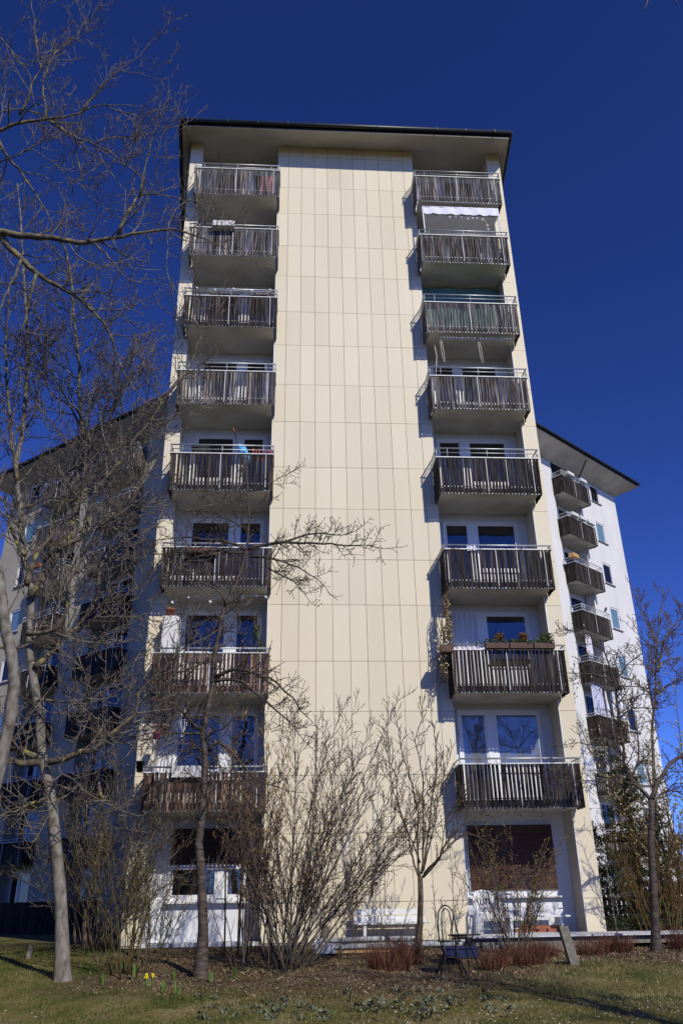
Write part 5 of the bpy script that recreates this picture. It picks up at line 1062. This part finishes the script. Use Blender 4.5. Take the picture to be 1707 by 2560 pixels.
traced_tree('maple', 'bare_tree', 'bare grey-barked tree with a forked trunk standing in the lawn at the left', 'bark_grey', 'bark_twig', 'bud', .27, 1.75, 3, bud=.009, rs=1.45, twl=.64, rmin=.0095, limbmat='bark_lichen', trunk_from=.30)
traced_tree('big', 'bare_tree', 'big leaning bare tree at the far left edge with long limbs reaching across the sky', 'bark_grey', 'bark_twig', 'bud', .34, 1.35, 3, bud=.009, rs=1.25, twl=.62, rmin=.0085, limbmat='bark_lichen', trunk_from=.35, up=.20, minr=.004)
traced_tree('cherry', 'bare_tree', 'slim dark ringed-bark tree in front of the left balconies with spreading boughs', 'bark_cherry', 'bark_dark', 'greybud', .10, .55, 2, bud=.012, rs=1.2, rmin=.0072, limbmat='bark_cherry', trunk_from=.25, up=.04, ang=(45, 80))
traced_tree('magnolia', 'young_tree', 'thin young tree with upright stems in front of the white bench on the cream wall', 'bark_brown', 'bark_dark', 'greybud', .15, .42, 2, bud=.010, rs=1.1, trunk_from=.98, up=.14, ang=(28, 55))
traced_tree('fruit', 'bare_tree', 'dark-trunked bare tree standing alone at the right edge of the lawn', 'bark_cherry', 'bark_dark', 'greybud', .10, .5, 2, bud=.012, rs=1.3, trunk_from=.9, up=.05, ang=(40, 75))
traced_tree('backtree', 'bare_tree', 'tall bare tree far behind, against the sky right of the white wing', 'bark_brown', 'bark_brown', None, .22, 1.1, 3, rmin=.012, rs=1.3, trunk_from=.45, up=.12, minr=.01)
t, G = traced_tree('peel', 'bare_tree', 'tree with peeling pale bark standing in deep shade before the left wing', 'bark_pale', 'bark_twig', None, .14, .8, 2, trunk_from=.3, up=.02, ang=(45, 95), wob=.35)

def shrub(name, label, x, y, n, L, spread, lean, bark, twig, r0=.014, level=1, spacing=.22, tl=.35, up=.05, cat='shrub', catk=None, base_r=.25, group=None, bow=0.0, wob=.10, fan=None):
    gz = ground_z(y); t = thing(name, label, cat, (x, y, gz), group); G = Grower(up=up, ang=(22, 50), wob=.16, rmin=.0055 if L < 4 else .0060)
    for k in range(n):
        a = rng.uniform(0, 2 * math.pi); s_ = spread * math.sqrt(rng.random())
        d = np.array([math.cos(a) * s_ + lean[0], math.sin(a) * s_ * .7 + lean[1], 1.0])
        if fan: d[0] = rng.uniform(*fan); d /= np.linalg.norm(d)
        p = np.array([x + math.cos(a) * base_r * rng.random(), y + math.sin(a) * base_r * rng.random(), gz - .05]); l = L * rng.uniform(.5, 1.08)
        P = [p]; m = 9
        for j in range(m):
            d = d + rng.normal(0, wob, 3) * .5 + np.array([0, 0, -bow * j / m]); d /= np.linalg.norm(d); P.append(P[-1] + d * l / m)
        P = np.array(P); R_ = np.linspace(r0 * rng.uniform(.6, 1.15), .003, m + 1)
        mb = MB(); mb.tube([tuple(q) for q in P], list(R_), 6); part(mb.build('stem', bark), t)
        G.along(P, R_, level, spacing, tl, start=.22); G.tips.append((P[-1], d))
    part(G.tw.build('twigs', twig, kind='stuff', smooth=True), t)
    if catk:
        mat, size, hang, frac = catk; tips = [q for q in G.tips if rng.random() < frac]
        if hang: tips = tips * 2
        part(bud_mesh(tips, size, hang=hang, jitter=.03).build('catkins' if hang else 'buds', mat, kind='stuff'), t)
    return t
shrub('hazel_shrub', 'large many-stemmed hazel shrub with hanging catkins before the middle of the cream wall', .0, -4.55, 46, 4.6, .42, (.24, .02), 'bark_hazel', 'bark_red', r0=.0165, level=2, spacing=.13, tl=.52, fan=(-.34, .98), catk=('catkin', .0055, .055, .14), base_r=.34)
shrub('hazel_shrub', 'upright hazel shrub with hanging catkins against the lower left balconies', -.75, -2.6, 14, 5.9, .13, (.02, .0), 'bark_brown', 'bark_red', r0=.018, level=2, spacing=.17, tl=.50, catk=('catkin', .0075, .085, .30), base_r=.4)
shrub('bare_shrub', 'thorny olive-brown shrub between the grey tree and the left house corner', -2.65, -4.3, 24, 3.2, .36, (-.06, .02), 'bark_olive', 'bark_olive', r0=.013, level=2, spacing=.17, tl=.38, catk=('yellowbud', .006, 0, .5), base_r=.45)
shrub('bare_shrub', 'tangled dark shrub in the shade behind the grey tree', -4.0, -.8, 30, 4.8, .5, (.10, 0), 'bark_brown', 'bark_twig', r0=.014, level=2, spacing=.13, tl=.6, base_r=.6, wob=.3)
shrub('bare_shrub', 'low budding shrub at the foot of the left ground-floor wall', -2.35, -3.2, 12, 1.7, .42, (.05, 0), 'bark_olive', 'bark_olive', r0=.009, level=2, spacing=.10, tl=.24, catk=('greybud', .007, 0, .6), base_r=.25)
shrub('bare_shrub', 'spindly shrub between the dark ringed tree and the hazel', -.72, -4.3, 5, 1.9, .45, (-.1, 0), 'bark_hazel', 'bark_hazel', r0=.018, level=1, spacing=.22, tl=.30, base_r=.12)
shrub('flowering_shrub', 'yellow-budded shrub in front of the brown shuttered window', 4.25, -3.2, 26, 2.5, .5, (.03, 0), 'bark_brown', 'bark_brown', r0=.011, level=2, spacing=.11, tl=.30, catk=('yellowbud', .010, 0, .6), base_r=.3, up=.08)
shrub('bare_shrub', 'fine-twigged shrub against the cream wall between bench and black chair', 3.35, -1.2, 5, 1.7, .30, (.0, 0), 'bark_twig', 'bark_olive', r0=.009, level=2, spacing=.17, tl=.34, base_r=.15, up=-.05)
shrub('bare_shrub', 'thin wispy stems standing before the left end of the bench', 1.15, -5.1, 5, 1.9, .14, (.0, 0), 'bark_brown', 'bark_red', r0=.010, level=1, spacing=.25, tl=.35, base_r=.4)
shrub('bare_shrub', 'straggly low shrub before the pole pile', 1.75, -4.4, 7, 1.8, .40, (.1, 0), 'bark_brown', 'bark_red', r0=.008, level=2, spacing=.2, tl=.34, base_r=.3)
shrub('yellow_shrub', 'dense yellow-brown twiggy shrub at the far right edge', 8.3, -.6, 30, 2.9, .42, (.05, 0), 'bark_yellow', 'bark_yellow', r0=.011, level=2, spacing=.16, tl=.5, base_r=.6, up=.1)
shrub('sapling', 'straight pale sapling left of the dark-trunked tree', 6.45, -2.6, 1, 2.9, .02, (-.03, 0), 'bark_twig', 'bark_twig', r0=.022, level=2, spacing=.35, tl=.6, base_r=.01, cat='tree', wob=.05)
t = shrub('willow_tree', 'willow with pale grey catkins behind the dark-trunked tree at the right edge', 10.6, 2.6, 20, 6.6, .42, (-.03, 0), 'bark_brown', 'bark_brown', r0=.045, level=2, spacing=.22, tl=.85, cat='tree', catk=('willow', .026, 0, 1.0), base_r=.5)

# dark spruce beside the right wing
def spruce(x, y, H, label, nb_=130, wid=1.5, group=None, leaf=1.0):
    gz = ground_z(y); t = thing('spruce', label, 'tree', (x, y, gz), group)
    mb = MB(); mb.tube([(x, y, gz - .1), (x + .03, y, gz + H * .5), (x, y, gz + H)], [.11, .06, .01], 8); part(mb.build('trunk', 'bark_brown'), t)
    st = NB(); V = []; T_ = []
    for k in range(nb_):
        h = rng.random() ** 1.2 * .97 * H + .12; L = (1 - h / H) * wid * rng.uniform(.5, 1.1) + .25; a = rng.uniform(0, 6.28)
        d = np.array([math.cos(a), math.sin(a), .18]); P = [np.array([x, y, gz + h])]
        for j in range(6): d = d + np.array([0, 0, -.10 + .03 * j]) + rng.normal(0, .05, 3); d /= np.linalg.norm(d); P.append(P[-1] + d * L / 6)
        P = np.array(P); st.tube(P, np.linspace(.012, .004, 7), 3)
        n = int(70 * L) + 14; i = rng.integers(0, 6, n); u = rng.random((n, 1)); c = P[i] * (1 - u) + P[i + 1] * u; dd = P[i + 1] - P[i]; dd /= np.linalg.norm(dd, axis=1, keepdims=True)
        side = rng.normal(0, 1, (n, 3)); side[:, 2] -= .4; side -= dd * (side * dd).sum(1, keepdims=True); side /= np.linalg.norm(side, axis=1, keepdims=True)
        e = dd * .5 + side; e /= np.linalg.norm(e, axis=1, keepdims=True); l = rng.uniform(.06, .15, (n, 1)) * leaf; w = np.cross(e, rng.normal(0, 1, (n, 3))); w /= np.linalg.norm(w, axis=1, keepdims=True)
        V.append(np.stack([c - w * .012 * leaf, c + e * l * .6 - w * .016 * leaf, c + e * l, c + e * l * .6 + w * .016 * leaf], 1)); T_.append(rng.lognormal(0, .4, (n, 1)) * np.ones((1, 3)))
    part(st.build('branches', 'bark_brown', kind='stuff'), t)
    nb = NB(); nb.quads(np.concatenate(V), np.concatenate(T_)); part(nb.build('needles', 'needle', kind='stuff'), t)
    return t
spruce(9.3, 3.0, 4.5, 'dark green spruce growing beside the foot of the white right wing')
spruce(11.2, 5.6, 3.3, 'smaller dark spruce behind the yellow-brown shrub at the right edge')
spruce(8.55, 4.6, 2.9, 'narrow dark spruce close to the right corner of the cream tower')

# fence of pale upright boards behind the spruce
t = thing('garden_fence', 'dark upright board fence at the foot of the right wing behind the spruce', 'fence', (8.6, 6.5, -.7))
for k in range(40):
    x = 7.6 + .145 * k; mb = MB(); mb.tone = float(np.clip(rng.lognormal(0, .4), .4, 2)); mb.box(x, x + .10, 6.5, 6.52, -.72, .42 + rng.normal(0, .02)); part(mb.build('board', 'slat_grey'), t)
mb = MB(); mb.box(7.6, 13.4, 6.525, 6.56, .1, .18); mb.box(7.6, 13.4, 6.525, 6.56, -.5, -.42); part(mb.build('rail', 'slat_dark'), t)

t = thing('added_dark_screen', 'low black-brown board screen added for the deep shade along the foot of the left wing', 'fence', frameL(6, -3, -.7))  # dark boards at the terrace edge, added to stand for its black shade
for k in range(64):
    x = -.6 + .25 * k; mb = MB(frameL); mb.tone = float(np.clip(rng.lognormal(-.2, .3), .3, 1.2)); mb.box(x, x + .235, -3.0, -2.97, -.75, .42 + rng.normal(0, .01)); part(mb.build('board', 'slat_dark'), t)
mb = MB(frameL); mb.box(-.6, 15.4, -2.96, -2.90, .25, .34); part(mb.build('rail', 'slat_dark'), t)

# dry red-brown perennials
def clump(x, y, r, h, label):
    gz = ground_z(y); n = int(300 * r / .3); nb = NB()
    for k in range(n):
        a = rng.uniform(0, 6.28); q = r * math.sqrt(rng.random()); px, py = x + q * math.cos(a), y + q * .7 * math.sin(a); l = h * rng.uniform(.4, 1.1)
        d = np.array([rng.normal(math.cos(a) * .25, .2), rng.normal(math.sin(a) * .2, .2), 1.0]); d /= np.linalg.norm(d)
        P = np.array([[px, py, gz - .02], [px + d[0] * l * .5, py + d[1] * l * .5, gz + d[2] * l * .5], [px + d[0] * l + rng.normal(0, .03), py + d[1] * l + rng.normal(0, .03), gz + d[2] * l]])
        nb.tube(P, np.array([.004, .0035, .002]), 3, rng.lognormal(0, .3) * np.ones(3))
    o = nb.build('dry_perennial', 'drygrass'); tag(o, label, 'dry plant', 'dry red-brown perennials along the bed')
    o.data.transform(Matrix.Translation((-x, -y, -gz))); o.location = (x, y, gz); return o
for x, y, r, h, lb in ((1.75, -4.5, .36, .46, 'widest clump of dry red-brown stems, at the foot of the thin young tree'), (2.12, -3.9, .28, .46, 'dry red-brown clump just left of the black garden chair'), (3.55, -4.5, .24, .32, 'dry red-brown clump just right of the black garden chair'), (4.20, -4.3, .32, .34, 'dry red-brown clump left of the leaning concrete post'), (4.75, -3.4, .24, .3, 'low dry clump behind the leaning concrete post'), (5.65, -3.4, .28, .34, 'dry red-brown clump right of the leaning concrete post'), (6.3, -2.9, .3, .30, 'small dry clump at the foot of the pale sapling'), (7.75, -2.7, .38, .40, 'dry red-brown clump right of the dark-trunked tree')):
    clump(x, y, r, h, lb)

# grass blades, dead leaves, silver leaves, daisies
def scatter_area(n, x0, x1, y0, y1): return rng.uniform(x0, x1, n), rng.uniform(y0, y1, n)
def blades(name, n, keep, h, cols, w=.006):
    x, y = scatter_area(n, -8.5, 11.5, -13, 1.5); b_ = bed_mask(x, y); k = keep(x, y, b_); x, y = x[k], y[k]; m = len(x)
    z = np.interp(y, GY, GZ) + .05 * np.sin(x * 1.3 + 1.1 * np.sin(y * .9)) * np.sin(y * 1.1 + .6) * np.exp(-((x - 1) / 12) ** 4) * np.exp(-((y + 7) / 9) ** 4) * (y < -.8)
    H = h * rng.uniform(.4, 1.3, m); a = rng.uniform(0, 6.28, m); lean = rng.normal(0, .5, (m, 2)) * H[:, None]
    wx, wy = np.cos(a) * w, np.sin(a) * w; B0 = np.stack([x, y, z - .01], 1); W = np.stack([wx, wy, 0 * wx], 1); tip = B0 + np.stack([lean[:, 0], lean[:, 1], H], 1); midp = B0 * .5 + tip * .5 + np.stack([0 * H, 0 * H, H * .12], 1)
    V = np.stack([B0 - W, B0 + W, midp + W * .8, tip], 1)
    patch = .5 + .5 * np.sin(x * 2.1 + 1.7 * np.sin(y * 1.3)) * np.sin(y * 1.9 + np.sin(x)); ci = np.clip((patch * .5 + rng.random(m) * .5 + np.clip((x + 1.5) * .05, -.12, .22)) * len(cols), 0, len(cols) - 1).astype(int)
    T_ = np.array(cols)[ci] * rng.lognormal(0, .25, (m, 1)); nb = NB(); nb.quads(V, T_); return nb.build(name, 'grass', kind='stuff')
blades('grass', 150000, lambda x, y, b_: (b_ < .35 + .3 * rng.random(len(x))) & (np.abs(x - .8) < (y + 20.5) * .55), .045, [(.04, .075, .012), (.065, .095, .018), (.10, .108, .03), (.17, .15, .065), (.25, .21, .12)])
blades('bed_growth', 45000, lambda x, y, b_: (b_ > .5) & (y < -.9), .06, [(.10, .08, .045), (.17, .135, .08), (.08, .095, .025), (.24, .19, .12), (.30, .24, .15)])
def litter(n):
    x, y = scatter_area(n, -4.5, 9.0, -8.2, -.9); b_ = bed_mask(x, y); k = (b_ > .15 + .5 * rng.random(n)); x, y = x[k], y[k]; m = len(x)
    z = np.interp(y, GY, GZ) + .012 + .05 * np.sin(x * 1.3 + 1.1 * np.sin(y * .9)) * np.sin(y * 1.1 + .6); c = np.stack([x, y, z], 1)
    a = rng.normal(0, 1, (m, 3)); a[:, 2] *= .35; a /= np.linalg.norm(a, axis=1, keepdims=True); q = rng.normal(0, 1, (m, 3)); q[:, 2] *= .35; b2 = np.cross(np.cross(a, q), a); b2 /= np.linalg.norm(b2, axis=1, keepdims=True)
    L = rng.uniform(.010, .028, (m, 1)); V = np.stack([c - a * L, c - b2 * L * .55, c + a * L, c + b2 * L * .55], 1)
    cols = np.array([(.10, .055, .035), (.16, .10, .06), (.24, .17, .11), (.27, .21, .14), (.07, .035, .025), (.33, .27, .20)]); T_ = cols[rng.choice(6, m, p=[.26, .27, .2, .11, .12, .04])] * rng.lognormal(0, .2, (m, 1))
    nb = NB(); nb.quads(V, T_); return nb.build('leaf_litter', 'litter', kind='stuff')
litter(34000)
def silver():
    V = []; T_ = []
    for k in range(90):
        x = rng.uniform(-1.2, 3.0); y = -7.4 + rng.normal(0, .45) + .12 * math.sin(x * 3); z = ground_z(y) + .03
        for j in range(12):
            a = rng.uniform(0, 6.28); d = np.array([math.cos(a), math.sin(a), rng.uniform(.3, 1.1)]); d /= np.linalg.norm(d); w = np.array([-math.sin(a), math.cos(a), 0]) * .014; c = np.array([x, y, z]) + rng.normal(0, .03, 3) * [1, 1, .3]; l = rng.uniform(.05, .11)
            V.append([c - w * .4, c + d * l * .5 - w, c + d * l, c + d * l * .5 + w]); T_.append(np.array((.13, .15, .105)) * rng.lognormal(0, .25))
    nb = NB(); nb.quads(np.array(V), np.array(T_)); return nb.build('silver_leaves', 'grass', kind='stuff')
silver()
V = []
for k in range(70):
    x = rng.uniform(1.2, 5.2); y = rng.uniform(-9.3, -7.2)
    if rng.random() < .2: x = rng.uniform(-4.5, -3)
    z = ground_z(y) + .05 + .03 * rng.random(); r = .016
    for a in (0, .8): c_, s_ = math.cos(a) * r, math.sin(a) * r; V.append([(x + c_, y + s_ - .005, z), (x - s_, y + c_ - .005, z + .006), (x - c_, y - s_ - .005, z), (x + s_, y - c_ - .005, z + .004)])
nb = NB(); nb.quads(np.array(V)); nb.build('daisies', 'daisy', kind='stuff')

def leafy_shoot(x, y, h, n, label):
    gz = ground_z(y); nb = NB(); V = []
    for k in range(n):
        a = rng.uniform(0, 6.28); d = np.array([math.cos(a) * .3, math.sin(a) * .3, 1]); w = np.array([-math.sin(a), math.cos(a), 0]) * h * .13; c = np.array([x, y, gz - .01]) + rng.normal(0, .012, 3) * [1, 1, 0]; l = h * rng.uniform(.7, 1.1)
        V.append([c - w * .5, c + d * l * .5 - w, c + d * l, c + d * l * .5 + w])
    nb.quads(np.array(V)); o = nb.build('tulip_shoot', 'shoot'); tag(o, label, 'plant', 'green bulb shoots in the bed'); o.data.transform(Matrix.Translation((-x, -y, -gz))); o.location = (x, y, gz)
for x, y, lb in ((-2.85, -5.3, 'green bulb shoot just right of the grey tree trunk foot'), (-2.45, -4.7, 'green bulb shoot behind the yellow daffodil'), (-1.75, -5.2, 'green bulb shoot right of the yellow daffodil'), (-1.80, -6.0, 'broad pale green shoot in front of the yellow daffodil'), (-1.55, -6.2, 'dark green shoot before the broad pale green one'), (-1.15, -5.3, 'green shoot at the foot of the dark ringed tree'), (-.80, -5.0, 'green shoot between the dark ringed tree and the hazel'), (-2.7, -4.2, 'green shoots under the thorny olive-brown shrub')):
    leafy_shoot(x, y, .17 + .05 * rng.random(), 5, lb)
x, y = -2.12, -5.5; gz = ground_z(y)
t = thing('daffodil', 'small clump of yellow daffodils in the bed at the left', 'flower', (x, y, gz))
nb = NB(); V = [[(x + q - .006, y, gz), (x + q + .006, y, gz), (x + q * 1.7 + .004, y + .02, gz + .18), (x + q * 1.7 - .004, y + .02, gz + .18)] for q in (-.04, -.02, 0, .02, .05)]; nb.quads(np.array(V)); part(nb.build('leaves', 'shoot'), t)
for k in range(5):
    px, py, pz = x + rng.normal(0, .045), y - .03, gz + .15 + rng.normal(0, .03); mb = MB(); mb.tube([(px, py, gz), (px, py, pz)], .003, 4); part(mb.build('stem', 'shoot'), t)
    mb = MB()
    for a in range(6): c_, s_ = math.cos(a * 1.047), math.sin(a * 1.047); mb.add([(px, py - .01, pz), (px + .016 * c_ - .01 * s_, py - .014, pz + .022 * s_ + .01 * c_), (px + .026 * c_, py - .012, pz + .026 * s_), (px + .016 * c_ + .01 * s_, py - .014, pz + .022 * s_ - .01 * c_)], [(0, 1, 2, 3)])
    mb.tube([(px, py - .012, pz), (px, py - .035, pz)], [.009, .013], 8); part(mb.build('blossom', 'yellowflower'), t)

# bare trees standing behind the photographer: seen in the panes and shading the lawn
def far_tree(x, y, H, label, seed_lean, boughs=()):
    gz = ground_z(y); t = thing('bare_tree', label, 'tree', (x, y, gz), 'trees behind the lawn'); G = Grower(up=.10, ang=(30, 60), sides=3)
    P, R_ = smooth_poly([(x, y, gz - .1), (x + seed_lean, y, gz + H * .4), (x + seed_lean * 1.5, y + .2, gz + H)], [.2, .14, .02], .4)
    mb = MB(); mb.tube([tuple(p) for p in P], list(R_), 9); part(mb.build('trunk', 'bark_grey'), t); G.along(P, R_, 3, .30, H * .28, start=.25)
    for pts, r0, r1 in boughs:
        Q, S = smooth_poly(pts, np.linspace(r0, r1, len(pts)), .2); mb = MB(); mb.tube([tuple(q) for q in Q], list(S), 6); part(mb.build('branch', 'bark_grey'), t)
    part(G.tw.build('twigs', 'bark_twig', kind='stuff', smooth=True), t)
far_tree(8.6, -17.5, 12.0, 'bare tree outside the picture to the right, shading the lower right lawn', .3, [
    ([(8.95, -17.45, 5.6), (7.9, -16.4, 9.6), (6.4, -14.9, 12.2), (5.3, -13.8, 12.4), (4.87, -13.5, 11.7), (4.72, -13.5, 10.95)], .06, .008),
    ([(4.80, -13.5, 11.2), (4.70, -13.5, 10.9), (4.64, -13.5, 10.76)], .009, .006), ([(6.2, -14.7, 12.3), (5.5, -13.8, 11.9), (5.19, -13.5, 11.2), (5.11, -13.5, 10.93)], .02, .008)])
far_tree(1.0, -27.0, 13.0, 'bare tree behind the lawn mirrored in the window panes', -.4)

# evergreens added outside the picture to block horizon light on the left and behind
sky_blocker = spruce(-14.5, 2.0, 12.5, 'tall dark spruce added outside the picture, left of the lawn, to block sky light', 420, 3.4, 'spruces added to block horizon light', 3.4)
def copy_tree(o, x, y, rz, sc, label):
    r = o.copy(); C.objects.link(r); gz = ground_z(y); r.location = (x, y, gz); r.rotation_euler = (0, 0, rz); r.scale = (sc, sc, sc); r['label'] = label
    for ch in o.children:
        c = ch.copy(); C.objects.link(c); c.parent = r; c.matrix_parent_inverse = ch.matrix_parent_inverse.copy()
    return r
for i, (x, y, sc) in enumerate(((-11.2, -6.5, .85), (-17.5, -4.5, 1.1), (-19.5, 6.5, 1.1), (-14.5, -13.0, 1.0), (-21, -12, 1.2), (-9.5, -20, .8), (-24, 0, 1.25), (-18, -26, 1.0), (-8, -46, .8), (-1, -50, .75), (7, -47, .8), (15, -49, .75), (23, -44, .8), (30, -36, .85), (-16, -42, .9), (-25, -36, 1.0))):
    copy_tree(sky_blocker, x, y, i * 1.3, sc, 'tall dark spruce added outside the picture, left of the lawn, to block sky light' if x < -9 else 'dark spruce added outside the picture behind the lawn to block sky light')
